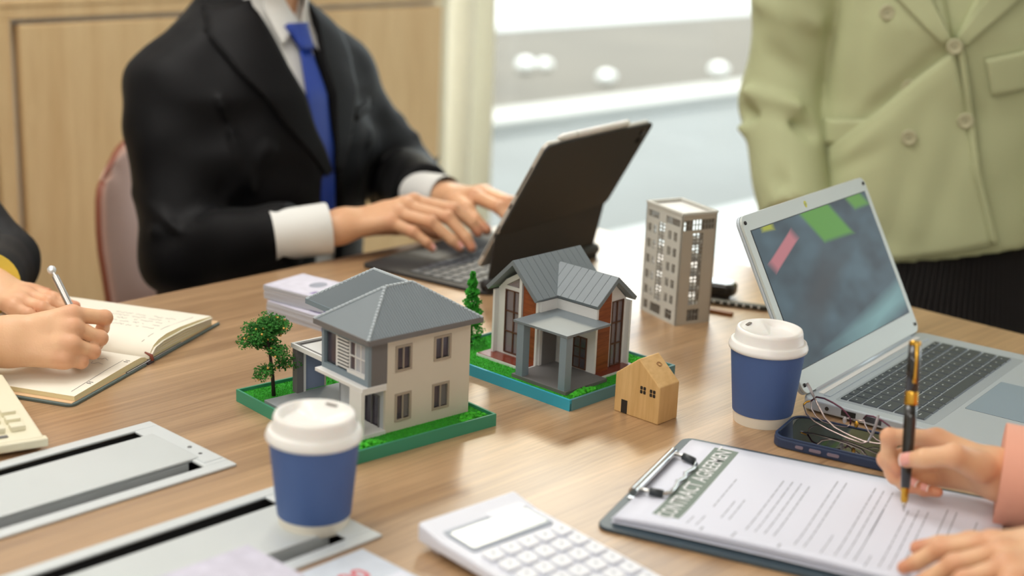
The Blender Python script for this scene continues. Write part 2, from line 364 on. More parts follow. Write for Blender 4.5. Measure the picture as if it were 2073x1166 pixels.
cable_box(0.740, 0.824, 0.961, 0.0032, 'aluminium cable box in the table carrying a blue cup on its lid', [])
# ================================================================== ARCHITECTURAL MODELS
M_GRASS = mat('green_flock_grass', (46, 156, 36), 0.95, var=0.35, vscale=220, bump=0.6, bscale=900)
M_BLADE = mat('green_flock_fibre', (70, 176, 50), 0.9)
M_BUSH = mat('bright_green_sponge', (70, 186, 44), 0.95, var=0.3, vscale=300, bump=0.5, bscale=700)
M_LEAF = mat('model_leaf_green', (46, 116, 34), 0.8, var=0.4, vscale=120)
M_CONIF = mat('model_conifer_green', (52, 158, 40), 0.8, var=0.45, vscale=160)
M_TRUNK = mat('model_trunk_brown', (48, 38, 30), 0.8)
M_ORANGE = mat('model_orange_fruit', (240, 184, 90), 0.5)
M_GTRAY = mat('green_base_board', (62, 148, 116), 0.5)
M_CREAM = mat('cream_model_wall', (214, 206, 190), 0.6, var=0.02, vscale=20)
M_LGREY = mat('pale_grey_board', (196, 200, 204), 0.6)
M_BLUEGREY = mat('blue_grey_board', (128, 144, 154), 0.55)
M_DKGREY = mat('dark_grey_board', (112, 110, 110), 0.6)
M_ROOF = mat('grey_roof_sheet', (118, 128, 134), 0.40, spec=0.5)
M_RIDGE = mat('ridge_tile_grey', (176, 186, 192), 0.4)
M_WHITEB = mat('white_model_board', (228, 228, 226), 0.55)
M_TAN = mat('tan_window_frame', (168, 156, 140), 0.5)
M_WINP = mat('dark_model_pane', (74, 68, 78), 0.12, spec=0.6)
M_WINL = mat('light_model_pane', (178, 182, 190), 0.2, spec=0.6)
M_SLOT = mat('black_louvre_gap', (26, 24, 30), 0.6)
M_LAV = mat('lavender_blue_panel', (142, 156, 186), 0.6)
M_PAVE = mat('grey_paving_board', (150, 156, 160), 0.5, var=0.05, vscale=60)
M_TANWOOD = wood_mat('red_brown_veneer', (112, 52, 24), (158, 84, 44), 0.4, sx=24, sy=24, sz=420, knots=0.2)
M_REDDECK = mat('red_brown_gloss_deck', (122, 56, 40), 0.18, spec=0.6)
M_BROWNF = mat('brown_window_frame', (92, 58, 40), 0.5)
M_CYAN = mat('cyan_base_edge', (52, 168, 196), 0.5)
M_TEAL = mat('teal_base_edge', (92, 140, 148), 0.5)

def rim_tray(name, L, Wd, h, t, m, parent, fl=.008):
    mb = MB().box(0,0,0,L,Wd,fl).box(0,0,fl,L,t,h).box(0,Wd-t,fl,L,Wd,h).box(0,t,fl,t,Wd-t,h).box(L-t,t,fl,L,Wd-t,h)
    return mb.build(name, m, parent)
def grass_bed(L, Wd, t, z, parent, n, avoid):
    bed = MB().box(t,t,z-.002,L-t,Wd-t,z).build('grass', M_GRASS, parent)
    mb = MB(); k = 0
    while k < n:
        x = rng.uniform(t+.001, L-t-.001); y = rng.uniform(t+.001, Wd-t-.001)
        if any(a[0] < x < a[2] and a[1] < y < a[3] for a in avoid): continue
        q = rng.uniform(0, 6.28); w = .0004; hh = rng.uniform(.0008, .0017); dx, dy = math.cos(q)*w, math.sin(q)*w; lx, ly = rng.uniform(-.0006,.0006,2)
        mb.add([(x-dx,y-dy,z),(x+dx,y+dy,z),(x+lx,y+ly,z+hh)], [(0,1,2)]); k += 1
    mb.build('grass_fibres', M_BLADE, parent, kind='stuff')
def bush(x, y, z, lx, ly, hh, parent, n=26):
    mb = MB()
    for k in range(n):
        q = rng.uniform(0, 6.28); rr = math.sqrt(rng.uniform(0,1)); zz = rng.uniform(0,1)*(1-rr*0.7)
        mb.ball((x+lx*rr*math.cos(q), y+ly*rr*math.sin(q), z+hh*zz), rng.uniform(.0016,.0031), 1)
    return mb.build('bush', M_BUSH, parent)
def framed_window(x0, z0, x1, z1, M, parent, fm, pm, fw=.0022, mull=1, trans=0, proud=.0012, depth=.003, name='window', lean=None):
    """frame (proud of the wall) with mullions; panes are its sub-parts"""
    f = MB(); f.M = M
    f.box(x0-fw,-proud,z0-fw,x0,depth,z1+fw).box(x1,-proud,z0-fw,x1+fw,depth,z1+fw).box(x0,-proud,z0-fw,x1,depth,z0).box(x0,-proud,z1,x1,depth,z1+fw)
    xs_ = [x0+(x1-x0)*(k+1)/(mull+1) for k in range(mull)]
    for x in xs_: f.box(x-.0006,-proud*.3,z0,x+.0006,depth,z1)
    zs_ = [z0+(z1-z0)*(k+1)/(trans+1) for k in range(trans)]
    for z in zs_: f.box(x0,-proud*.3,z-.0006,x1,depth,z+.0006)
    fo = f.build(name, fm, parent)
    e = [x0]+xs_+[x1]
    for k in range(len(e)-1):
        p = MB(); p.M = M; p.box(e[k], depth*.5, z0, e[k+1], depth*.5+.0006, z1).build('pane', pm[k % len(pm)] if isinstance(pm, list) else pm, fo)
    return fo

# ---------------------------------------------------------------- house on the green base
gh = thing('model_house', 'two-storey cream and grey model house with hipped roof on a green base', 'model house', (-0.1380, 1.2517, TZ), R(42.02), 'architectural models')
rim_tray('base_board', .172, .2075, .0128, .0022, M_GTRAY, gh)
ZG = .0095
grass_bed(.172, .2075, .0022, ZG, gh, 9000, [(.03,.027,.158,.104),(.006,.06,.115,.164)])
I4 = Matrix.Identity(4)
def at(x, y, z=0): return Matrix.Translation((x, y, z))
holes = [(.0135,.0115,.0285,.0355),(.0590,.0135,.0755,.0360),(.0135,.0620,.0285,.0835),(.0600,.0640,.0765,.0845)]
mb = MB(); mb.M = at(.055,.028,ZG); mb.wall(.1035,.0950,.003,holes).build('side_wall', M_CREAM, gh)
for k, h in enumerate(holes): framed_window(*h, at(.055,.028,ZG), gh, M_TAN, [M_WINP, M_WINP if k in (2,3) else M_DKGREY], fw=.0024, mull=1, proud=.0008)
for k, h in enumerate(holes): bar('curtain_strip', (.055+h[2]-.0045,.0305,ZG+h[1]), (.055+h[2],.0311,ZG+h[3]), M_LGREY, gh)
bar('back_wall', (.1555,.031,ZG), (.1585,.104,.1045), M_CREAM, gh); bar('far_wall', (.055,.101,ZG), (.1555,.104,.1045), M_LGREY, gh)
mb = MB(); mb.M = rot_left(.055, .104) ; mb.M = Matrix.Translation((0,0,ZG)) @ mb.M
mb.wall(.073,.0475,.003,[(.042,.0030,.066,.0345)]).build('front_wall', M_LGREY, gh)
framed_window(.042,.0030,.066,.0345, Matrix.Translation((0,0,ZG)) @ rot_left(.055,.104), gh, M_DKGREY, M_WINP, fw=.0012, mull=1, trans=0, name='glazed_door')
bar('interior_floor', (.058,.031,.057), (.1555,.101,.060), M_LGREY, gh)
# projecting bay on the upper floor
MB().box(.027,.0268,.0568,.0555,.1055,.0605).build('bay_slab', M_WHITEB, gh, bevel=.0004)
mb = MB(); mb.M = Matrix.Translation((0,0,.0605)) @ rot_left(.034,.104); mb.wall(.0768,.0445,.0035,[(.0038,.0055,.0710,.0385)]).build('bay_front', M_BLUEGREY, gh)
bar('bay_side', (.0375,.0272,.0605), (.0560,.0295,.105), M_DKGREY, gh); bar('bay_side', (.0375,.1015,.0605), (.0560,.104,.105), M_BLUEGREY, gh)  # near side in a darker grey, shade put into its colour
def bayM(dy=0.0): return Matrix.Translation((0,0,.0605)) @ rot_left(.034+dy,.104)
f = MB(); f.M = bayM(.006); f.box(.0038,0,.0055,.0710,.0015,.0385).build('bay_back_panel', M_DKGREY, gh)
f = MB(); f.M = bayM(.0045); f.box(.0045,0,.0060,.0185,.001,.038).build('pane', M_WINP, gh)
f = MB(); f.M = bayM(.0035); f.box(.0188,0,.0055,.0216,.002,.0385).build('post', M_WHITEB, gh)
lb = MB(); lb.M = bayM(.004); lv = lb.box(.0222,0,.0055,.0405,.001,.0385).build('louvre_panel', M_SLOT, gh)
for k in range(9):
    q = MB(); q.M = bayM(.0025); q.box(.0222,0,.0072+k*.00345,.0405,.0015,.0088+k*.00345).build('slat', M_WHITEB, lv)
framed_window(.0425,.0090,.0685,.0365, bayM(.0035), gh, M_WHITEB, [M_WINP, M_WINL, M_WINL], fw=.0012, mull=2, trans=1, name='bay_window', proud=.0004, depth=.002)
f = MB(); f.M = bayM(.001); f.box(.0410,0,.0055,.0705,.003,.0086).build('bay_sill', M_WHITEB, gh)
# porch under the bay, carport and rear wing
bar('porch_pier', (.0262,.0270,ZG), (.0300,.0300,.0568), M_WHITEB, gh); bar('porch_wall', (.0268,.0300,ZG+.003), (.0300,.0470,.0568), M_WHITEB, gh)
bar('porch_floor', (.0262,.0268,ZG), (.0550,.0620,.0132), M_WHITEB, gh); bar('porch_beam', (.0300,.0268,.0540), (.0555,.0290,.0568), M_WHITEB, gh)
MB().prism([(.006,.060),(.1150,.060),(.1150,.1640),(.006,.1640)], ZG, .0132).build('carport_floor', M_PAVE, gh, bevel=.0003)
bar('carport_pillar', (.0430,.1610,.0132), (.0510,.1690,.0605), M_DKGREY, gh); bar('pillar_trim', (.0510,.1612,.0132), (.0540,.1660,.0605), M_WHITEB, gh)
bar('carport_panel', (.0540,.1650,.0132), (.0790,.1690,.0605), M_LAV, gh); bar('panel_trim', (.0790,.1648,.0132), (.0812,.1690,.0605), M_CREAM, gh)
bar('carport_roof', (.0415,.1000,.0605), (.0950,.1700,.0628), M_WHITEB, gh)
mb = MB().box(.0415,.1000,.0628,.0440,.1700,.0652).box(.0925,.1000,.0628,.0950,.1700,.0652).box(.0440,.1675,.0628,.0925,.1700,.0652); mb.build('carport_rim', M_WHITEB, gh)
mb = MB().box(.0462,.1000,.0628,.0474,.1655,.0646).box(.0474,.1643,.0628,.0925,.1655,.0646); mb.build('rim_line', M_DKGREY, gh)
bar('rear_wing', (.0850,.1040,.0600), (.1500,.1520,.1045), M_CREAM, gh); bar('rear_wing_base', (.1160,.1040,ZG), (.1500,.1520,.0600), M_LGREY, gh)
# hipped corrugated roofs
def corr(A, B, C, Dd, n, m, name, parent, amp=.0012, flat=False):
    """roof plane: eave A-B, ridge C(over A side)-Dd(over B side); ribs run straight up the slope, clipped by the hips"""
    A, B, C, Dd = map(Vector, (A, B, C, Dd)); e = (B-A); Ln = e.length; e.normalize(); up = (C-A) - e*((C-A).dot(e)); nn = e.cross(up).normalized()
    c0 = (C-A).dot(e); d0 = Ln-(Dd-A).dot(e)
    mb = MB(); vs = []; m_ = n*2
    for k in range(m_+1):
        x = Ln*k/m_; t = 1.0
        if c0 > 1e-6: t = min(t, x/c0)
        if d0 > 1e-6: t = min(t, (Ln-x)/d0)
        o = nn*(amp if (k % 2 and not flat) else 0)
        vs += [A+e*x+o, A+e*x+up*t+o]
    mb.add(vs, [(2*k, 2*k+2, 2*k+3, 2*k+1) for k in range(m_)])
    o = mb.build(name, m, parent)
    s = o.modifiers.new('t', 'SOLIDIFY'); s.thickness = .0010; s.offset = -1
    return o
ZE, ZR = .1088, .1432
Ea, Eb, Ec, Ed = (.0285,.0205,ZE), (.1665,.0205,ZE), (.1665,.1085,ZE), (.0285,.1085,ZE); R0, R1 = (.0800,.0645,ZR), (.1125,.0645,ZR)
corr(Ea, Eb, R0, R1, 46, M_ROOF, 'roof_slope', gh); corr(Ed, Ea, R0, R0, 34, M_ROOF, 'roof_slope', gh, flat=True)
corr(Eb, Ec, R1, R1, 34, M_ROOF, 'roof_slope', gh); corr(Ec, Ed, R1, R0, 58, M_ROOF, 'roof_slope', gh)
Fa, Fb, Fr0, Fr1 = (.0600,.1690,ZE), (.0600,.0800,ZE), (.1090,.1225,ZR), (.1090,.0660,ZR)
corr(Fa, (.0600,.0645,ZE), Fr0, (.1090,.0645,ZR), 36, M_ROOF, 'roof_slope', gh)
corr((.1580,.1690,ZE), Fa, Fr0, Fr0, 40, M_ROOF, 'roof_slope', gh); corr((.1580,.0645,ZE), (.1580,.1690,ZE), (.1090,.0645,ZR), Fr0, 36, M_ROOF, 'roof_slope', gh)
mb = MB(); mb.box(.0275,.0195,.1040,.1675,.0225,.1092).box(.0275,.0225,.1040,.0300,.1095,.1092).box(.1650,.0225,.1040,.1675,.1095,.1092).box(.0300,.1070,.1040,.1650,.1095,.1092); mb.build('eave_fascia', M_DKGREY, gh)
mb = MB(); mb.box(.0588,.1095,.1040,.0612,.1702,.1092).box(.0612,.1678,.1040,.1592,.1702,.1092).box(.1568,.1095,.1040,.1592,.1678,.1092); mb.build('eave_fascia', M_BLUEGREY, gh)
bar('soffit', (.030,.0225,.1042), (.165,.107,.1052), M_LGREY, gh); bar('soffit', (.0612,.107,.1042), (.1568,.1678,.1052), M_LGREY, gh)
def ridge_caps(a, b, name='ridge_caps', n=None):
    a, b = Vector(a), Vector(b); d = b-a; n = n or max(3, int(d.length/.0042)); mb = MB()
    for k in range(n):
        p, q = a+d*(k/n), a+d*((k+.86)/n); mb.tube([p, q], [.0019,.0015], 7)
    mb.build(name, M_RIDGE, gh)
for a, b in ((Ea,R0),(Eb,R1),(Ed,R0),(Ec,R1),(R0,R1),(Fa,Fr0),((.1580,.1690,ZE),Fr0),(Fr0,Fr1)): ridge_caps(a, b)
bush(.0260,.0110,ZG,.0175,.0058,.0058,gh,56); bush(.1480,.0100,ZG,.0150,.0062,.0072,gh,52)
# orange tree
def model_tree(bx, by, bz, parent):
    path = [(bx,by,bz),(bx-.0005,by+.001,bz+.020),(bx-.002,by+.003,bz+.042),(bx-.003,by+.006,bz+.060),(bx-.002,by+.008,bz+.076)]
    tr = MB().tube(path, [.0021,.0019,.0016,.0012,.0006], 8)
    tips = []
    for k in range(15):
        z = rng.uniform(.026,.074); i = min(3, int(z/.020)); t0 = Vector(path[i]).lerp(Vector(path[i+1]), (z-.020*i)/.020 if i < 3 else .5)
        t0.z = bz+z; q = k*2.4; rr = rng.uniform(.012,.027)*(1.0 if z < .055 else .72)
        e = t0+Vector((math.cos(q)*rr, math.sin(q)*rr, rng.uniform(-.004,.014))); md = t0.lerp(e,.5)+Vector((0,0,.003))
        tr.tube([t0, md, e], [.0009,.0007,.0004], 5); tips += [(e, .0112), (md, .010)]
    tips += [(Vector(path[-1])+Vector((0,0,.004)), .011), (Vector(path[-1])+Vector((.004,-.005,-.004)), .010)]
    to = tr.build('orange_tree', M_TRUNK, parent, smooth=True)
    lf = MB()
    for e, r in tips:
        for _ in range(210):
            d = Vector(rng.normal(size=3)).normalized()*r*rng.uniform(.35,1); d.z *= .75; c = e+d
            a = Vector(rng.normal(size=3)).normalized(); b = a.orthogonal().normalized(); s = rng.uniform(.0011,.0022)
            lf.add([c-a*s, c+b*s*.5, c+a*s, c-b*s*.5], [(0,1,2,3)])
    lf.build('foliage', M_LEAF, to, kind='stuff')
    fm = None
    for k in range(54):
        e, r = tips[int(rng.integers(len(tips)))]
        d = Vector(rng.normal(size=3)).normalized()*r*rng.uniform(.8,1.0); d.z *= .75
        if fm is None: o = MB().ball((0,0,0), .0012, 1).build('fruit', M_ORANGE, to, smooth=True); fm = o
        else: o = fm.copy(); COL.objects.link(o); o.parent = to
        o.location = e+d
model_tree(.0255,.1770,ZG,gh)

# ---------------------------------------------------------------- house on the blue base
bh = thing('model_house', 'white model cottage with grey gabled roofs and a columned porch on a cyan base', 'model house', (0.06447, 1.41602, TZ), R(47), 'architectural models')
mb = MB().box(0,0,0,.176,.215,.008).box(0,.213,.008,.176,.215,.0122).box(.174,.0022,.008,.176,.213,.0122); mb.build('base_board', M_TEAL, bh)
bar('base_edge', (-.0006,0,0), (.0022,.215,.0122), M_CYAN, bh); bar('base_edge', (.0022,-.0006,0), (.176,.0022,.0122), M_TEAL, bh)
grass_bed(.176, .215, .0022, ZG, bh, 9000, [(.05,.037,.148,.162),(.01,.018,.08,.096),(.034,.096,.05,.168)])
# porch
bar('porch_floor', (.0120,.0170,ZG), (.0790,.0950,.0135), M_DKGREY, bh, bevel=.0003)
bar('column', (.0124,.0195,.0135), (.0224,.0285,.0715), M_BLUEGREY, bh); bar('column', (.0124,.0800,.0135), (.0224,.0895,.0715), M_BLUEGREY, bh)
bar('porch_roof', (.0115,.0180,.0715), (.0815,.0950,.0742), M_ROOF, bh, bevel=.0003)
# main wing: gable looks along -x, ridge along x
def gable_poly(a0, a1, ze, zr): return [(a0, ZG), (a1, ZG), (a1, ze), ((a0+a1)/2, zr), (a0, ze)]
def gable_wing(name, M, a0, a1, ze, zr, L, recess, wood, win, tri):
    """local: x across the gable, y depth (front at 0), z up"""
    xm = (a0+a1)/2; t = .003
    mb = MB(); mb.M = M
    mb.box(a0,0,ZG,a0+t,L,ze).box(a1-t,0,ZG,a1,L,ze); mb.build('side_wall', M_WHITEB, bh)
    mb = MB(); mb.M = M @ Matrix.Translation((a0+t, L-t, ZG)); wd_ = a1-a0-2*t; hh_ = ze-ZG
    mb.wall(wd_, hh_, t, [(wd_*.14,.004,wd_*.44,hh_*.86),(wd_*.58,hh_*.25,wd_*.86,hh_*.86)])
    mb.M = M; mb.slab([(a0+t,L-t,ze),(a1-t,L-t,ze),(xm,L-t,zr)], (0,t,0)); mb.build('back_wall', M_WHITEB, bh)
    mb = MB(); mb.M = M; mb.box(a0+t,recess,ZG,a1-t,L-t,ZG+.003).build('room_floor', M_LGREY, bh)
    k = (zr-ze)/(xm-a0)
    def top(x): return ze + k*((x-a0) if x <= xm else (a1-x)) - .0006
    # white gable infill with window opening, made of strips
    w0, wz0, w1, wz1 = win
    mb = MB(); mb.M = M; d = recess
    def strip(x0, x1, z0, z1=None):
        pts = [(x0,d,z0),(x1,d,z0)]
        if z1 is not None: pts += [(x1,d,z1),(x0,d,z1)]
        else:
            pts += [(x1,d,top(x1))]
            if x0 < xm < x1: pts += [(xm,d,top(xm))]
            pts += [(x0,d,top(x0))]
        mb.slab(pts, (0,.0025,0))
    lo, hi = a0+t, a1-t
    if wood[0] < wood[1]:
        pass
    edges_ = sorted({lo, w0, w1, hi, wood[0], wood[1]})
    for i in range(len(edges_)-1):
        x0, x1 = edges_[i], edges_[i+1]; c = (x0+x1)/2
        if x1-x0 < 1e-5: continue
        if wood[0] < c < wood[1]: continue
        if w0 < c < w1:
            if wz0 > ZG+.001: strip(x0, x1, ZG, wz0)
            if tri: strip(x0, x1, wz1, wz1+.0045)
            else: strip(x0, x1, wz1)
        else: strip(x0, x1, ZG)
    mb.build('gable_infill', M_WHITEB, bh)
    mb = MB(); mb.M = M; x0, x1 = wood; d0 = 0.0012
    pts = [(x0,d0,ZG),(x1,d0,ZG),(x1,d0,top(x1))] + ([(xm,d0,top(xm))] if x0 < xm < x1 else []) + [(x0,d0,top(x0))]
    mb.slab(pts, (0,.0030 if recess < .004 else recess,0)); mb.build('wood_panel', M_TANWOOD, bh)
    # tall window with brown glazing bars
    fo = framed_window(w0+.0008, wz0+.0008, w1-.0008, wz1-.0008, M @ Matrix.Translation((0,recess,0)), bh, M_BROWNF, GL, fw=.0010, mull=1, trans=2, name='tall_window', proud=.0010, depth=.0022)
    if tri:
        zb = wz1+.0045
        p = MB(); p.M = M @ Matrix.Translation((0,recess+.001,0)); p.slab([(w0,0,zb),(w1,0,zb),(w1,0,top(w1)-.004),(w0,0,top(w0)-.004)], (0,.0006,0)); p.build('gable_pane', GL, bh)
        p = MB(); p.M = M @ Matrix.Translation((0,recess-.001,0))
        p.slab([(w0,0,top(w0)-.0065),(w1,0,top(w1)-.0065),(w1,0,top(w1)),(w0,0,top(w0))], (0,.0025,0)); p.build('rake_trim', M_WHITEB, bh)
GL = mat('smoky_acetate_pane', (164, 154, 160), 0.08, spec=0.6, alpha=0.5)
Mg1 = rot_left(.0500, .1640)                                     # local x = .164 - v
gable_wing('main', Mg1, .0010, .0690, .0855, .1195, .098, .0060, (.0460,.0690-.0031), (.0150,.0155,.0400,.0880), True)
Mg2 = at(0,.0365)
gable_wing('side', Mg2, .0795, .1385, .0855, .1125, .064, .0065, (.0826,.1045), (.1125,.0130,.1315,.0870), False)
bar('mullion_post', (.0492,.1190,ZG), (.0560,.1228,.1080), M_WHITEB, bh)
bar('deck', (.0340,.0960,ZG), (.0500,.1700,.0125), M_WHITEB, bh); bar('deck_top', (.0348,.0985,.0125), (.0555,.1690,.0131), M_REDDECK, bh)
bar('deck', (.0800,.0270,ZG), (.1420,.0365,.0120), M_WHITEB, bh); bar('deck_top', (.0808,.0278,.0120), (.1412,.0485,.0126), M_REDDECK, bh)
# walls behind the porch: doorway block and window
bar('entry_wall', (.0530,.0930,.0135), (.0800,.0960,.0860), M_WHITEB, bh)
bar('door', (.0570,.0918,.0135), (.0790,.0932,.0600), M_DKGREY, bh)
framed_window(.0420-.0150,.0060,.0420+.0020,.0400, Matrix.Translation((0,0,ZG)) @ rot_left(.0792,.0930), bh, M_BROWNF, M_WINP, fw=.0012, mull=1, trans=2, name='porch_window', proud=.0010, depth=.0006)
# gabled roofs: grooved sheets
def roof_pair(M, xm, half, zr, ze, y0, y1, pitch, th=.0042):
    for sgn in (-1, 1):
        mb = MB(); mb.M = M
        xe = xm+sgn*half; nrm = Vector((sgn*(zr-ze), 0, half)).normalized()
        n = int(round((y1-y0)/pitch)); g = .00028
        a, b = Vector((xm,0,zr)), Vector((xe,0,ze))
        so = mb
        pts = [a, b, b-nrm*th, a-Vector((0,0,th*1.25))]
        sl = MB(); sl.M = M
        sl.slab([(p.x, y0, p.z) for p in (pts if sgn > 0 else pts[::-1])], (0, y1-y0, 0)); base = sl.build('roof_slope', M_ROOF, bh)
        for k in range(n):                                     # standing sheets between fine grooves
            s0_, s1_ = y0+(y1-y0)*k/n+g, y0+(y1-y0)*(k+1)/n-g
            q = MB(); q.M = M
            o_ = nrm*.00045
            q.add([(a.x,s0_,a.z),(b.x,s0_,b.z),(b.x,s1_,b.z),(a.x,s1_,a.z),(a.x+o_.x,s0_,a.z+o_.z),(b.x+o_.x,s0_,b.z+o_.z),(b.x+o_.x,s1_,b.z+o_.z),(a.x+o_.x,s1_,a.z+o_.z)],
                  [(0,3,2,1),(4,5,6,7),(0,1,5,4),(1,2,6,5),(2,3,7,6),(3,0,4,7)] if sgn > 0 else [(0,1,2,3),(7,6,5,4),(4,5,1,0),(5,6,2,1),(6,7,3,2),(7,4,0,3)])
            q.build('roof_sheet', M_ROOF, base)
roof_pair(rot_left(.0430,.1640), .0350, .0385, .1262, .0895, 0, .1120, .0102)
roof_pair(at(0,.0325), .1085, .0330, .1170, .0900, 0, .0850, .0102)
bush(.0330,.0105,ZG,.0170,.0050,.0062,bh,60); bush(.1540,.0360,ZG,.0120,.0100,.0060,bh,34); bush(.0200,.0100,ZG,.006,.004,.003,bh,12)
# conifer
cb = MB().tube([(.0535,.1985,ZG),(.0532,.1985,ZG+.045),(.0530,.1988,ZG+.080)], [.0018,.0012,.0004], 7).build('conifer', M_TRUNK, bh, smooth=True)
lf = MB()
for k in range(6500):
    t = rng.uniform(0,1)**0.8; z = ZG+.004+.084*t; rr = .0185*(1-t)**0.75*(0.72+.28*math.sin(t*46+rng.uniform(-.8,.8)))+.0012; q = rng.uniform(0,6.28); rad = rr*math.sqrt(rng.uniform(.25,1))
    c = Vector((.0532+rad*math.cos(q), .1986+rad*math.sin(q), z)); a = Vector((math.cos(q)*.8+rng.normal()*.4, math.sin(q)*.8+rng.normal()*.4, rng.normal()*.5)).normalized(); b = a.orthogonal().normalized(); s = rng.uniform(.0008,.0019)
    lf.add([c-a*s, c+b*s*.55, c+a*s, c-b*s*.55], [(0,1,2,3)])
lf.build('foliage', M_CONIF, cb, kind='stuff')

# ---------------------------------------------------------------- little wooden house
M_PINE = wood_mat('pale_pine', (206, 164, 104), (228, 190, 132), 0.5, sx=30, sy=30, sz=2.5, scale=0.8, knots=0.3, bump=0.03)
M_INK = mat('burnt_black', (40, 34, 30), 0.6)
wh = thing('wooden_house', 'small plain pine house block with black printed windows and door', 'toy house', (0.15258, 1.38687, TZ), R(47.5))
wl, ww_ = .0572, .0325
mb = MB(); mb.slab([(0,0,0),(0,wl,0),(0,wl,.0415),(0,.0285,.0635),(0,0,.0395)][::-1], (ww_,0,0)); mb.build('body', M_PINE, wh, bevel=.0011, seg=2)
def ink(v0, z0, v1, z1): return MB().box(-.00025, v0, z0, .0003, v1, z1)
ink(.0400,.0008,.0478,.0150).build('door_print', M_INK, wh)
for vc, zc in ((.0211,.0318),(.0088,.0313)):
    mb = MB()
    for dv in (-.0020,.0020):
        for dz in (-.0021,.0021):
            mb.M = Matrix(((0,0,1,-.00025),(1,0,0,vc+dv),(0,1,0,zc+dz),(0,0,0,1))); mb.prism(rrect(.0031,.0036,.0008,3,-.00155,-.0018), 0, .0005)
    mb.build('window_print', M_INK, wh)
kn = MB()
_e = Vector((0,.0285,.0635)); _s = (Vector((0,0,.0395))-_e).normalized(); _nn = Vector((0,-_s.z,_s.y)).normalized()
if _nn.z < 0: _nn = -_nn
for rr in (.0022,.0034):
    pts = [Vector((.0215+rr*math.cos(q*.5236)*(1+.15*math.sin(q*2.1)),0,0)) + _e + _s*(.0125+rr*.8*math.sin(q*.5236)) + _nn*.0001 for q in range(13)]
    kn.tube(pts, .0003, 4)
kn.build('knot_mark', mat('pine_knot', (150, 104, 60), 0.6), wh)

# ---------------------------------------------------------------- high-rise model
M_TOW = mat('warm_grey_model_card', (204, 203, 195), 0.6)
M_TOWSH = mat('shaded_model_card', (184, 173, 156), 0.6)  # darker copy of the tower card, shade put into the colour
M_TOWF = mat('grey_tower_bars', (150, 146, 138), 0.55)
tw = thing('model_tower', 'tall grey model office tower with cut-out windows and a flat white roof', 'model building', (0.20305, 1.73162, TZ), R(29), 'architectural models')
tu, tv, th_ = .052, .078, .142
hl = []                                                           # left face holes, x from back (v=tv) to the front corner
for r_ in range(5):
    z0 = .0245+r_*.0200
    for c_ in (.0055,.0170,.0500,.0620): hl.append((c_, z0, c_+.0072, z0+.0112))
big = [(.0290,.0215,.0425,.1215)]
top_ = [(.0050,.1240,.0290,.1330),(.0440,.1240,.0740,.1330)]
bot_ = [(.0060,.0050,.0150,.0165),(.0200,.0040,.0440,.0165),(.0540,.0040,.0680,.0165)]
ML = rot_left(0.0, tv)
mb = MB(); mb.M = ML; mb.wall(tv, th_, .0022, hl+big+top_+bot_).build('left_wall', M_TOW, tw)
for h in hl+[bot_[0], bot_[2]]:
    f = MB(); f.M = ML; xm = (h[0]+h[2])/2; zt = h[1]+(h[3]-h[1])*.62
    f.box(xm-.0007,.0006,h[1],xm+.0007,.0016,h[3]).box(h[0],.0006,zt-.0006,h[2],.0016,zt+.0006).build('window_bar', M_TOWF, tw)
f = MB(); f.M = ML
for k in range(22): f.box(.0290,.0006,.0235+k*.0045,.0425,.0014,.0252+k*.0045)
f.box(.0352,.0004,.0215,.0366,.0016,.1215); f.build('stair_grille', M_TOWF, tw)
for x0_, dx_, n_, w0_, z0_, z1_ in ((.0050,.0034,7,.0014,.1240,.1330),(.0440,.0033,9,.0016,.1240,.1330),(.0200,.0040,6,.0012,.0040,.0165)):
    for k in range(n_):
        f = MB(); f.M = ML; f.box(x0_+dx_*k+.0015,.0006,z0_,x0_+dx_*k+.0015+w0_,.0016,z1_).build('screen_slat', M_TOWF, tw)
MR = at(0,0)
hr = [(.0175,.0250,.0330,.1160),(.0030,.1200,.0490,.1330),(.0170,.0040,.0350,.0190)]
mb = MB(); mb.M = MR; mb.wall(tu, th_, .0022, hr).build('right_wall', M_TOWSH, tw)
f = MB(); f.M = MR
for k in range(19): f.box(.0175,.0006,.0290+k*.0046,.0330,.0015,.0304+k*.0046)
f.box(.0225,.0004,.0250,.0237,.0016,.1160).box(.0276,.0004,.0250,.0298,.0016,.1160)
for k in range(10): f.box(.0030+.0046*k+.0034,.0006,.1200,.0030+.0046*k+.0046,.0016,.1330)
f.box(.0030,.0006,.1262,.0490,.0014,.1272)
for k in range(4): f.box(.0170+.0045*k+.0030,.0006,.0040,.0170+.0045*k+.0042,.0016,.0190)
f.box(.0170,.0006,.0110,.0350,.0015,.0120); f.build('glazing_grid', M_TOWF, tw)
mb = MB(); mb.M = Matrix(((0,-1,0,tu),(1,0,0,0),(0,0,1,0),(0,0,0,1))); mb.wall(tv, th_, .0022, [(.006,.020+k*.02,.016,.033+k*.02) for k in range(5)]+[(.060,.020+k*.02,.070,.033+k*.02) for k in range(5)]+[(.028,.02,.050,.125)]).build('far_wall', M_TOWSH, tw)
mb = MB(); mb.M = Matrix(((-1,0,0,tu),(0,-1,0,tv),(0,0,1,0),(0,0,0,1))); mb.wall(tu, th_, .0022, [(.012,.02,.040,.120),(.006,.122,.046,.132)]).build('far_wall', M_TOWSH, tw)
bar('roof', (.0022,.0022,.1355), (tu-.0022,tv-.0022,.1385), M_WHITEB, tw)
mb = MB().box(-.0008,-.0008,.1395,tu+.0008,.0030,.1425).box(-.0008,tv-.0030,.1395,tu+.0008,tv+.0008,.1425).box(-.0008,.0030,.1395,.0030,tv-.0030,.1425).box(tu-.0030,.0030,.1395,tu+.0008,tv-.0030,.1425); mb.build('parapet', M_TOW, tw)
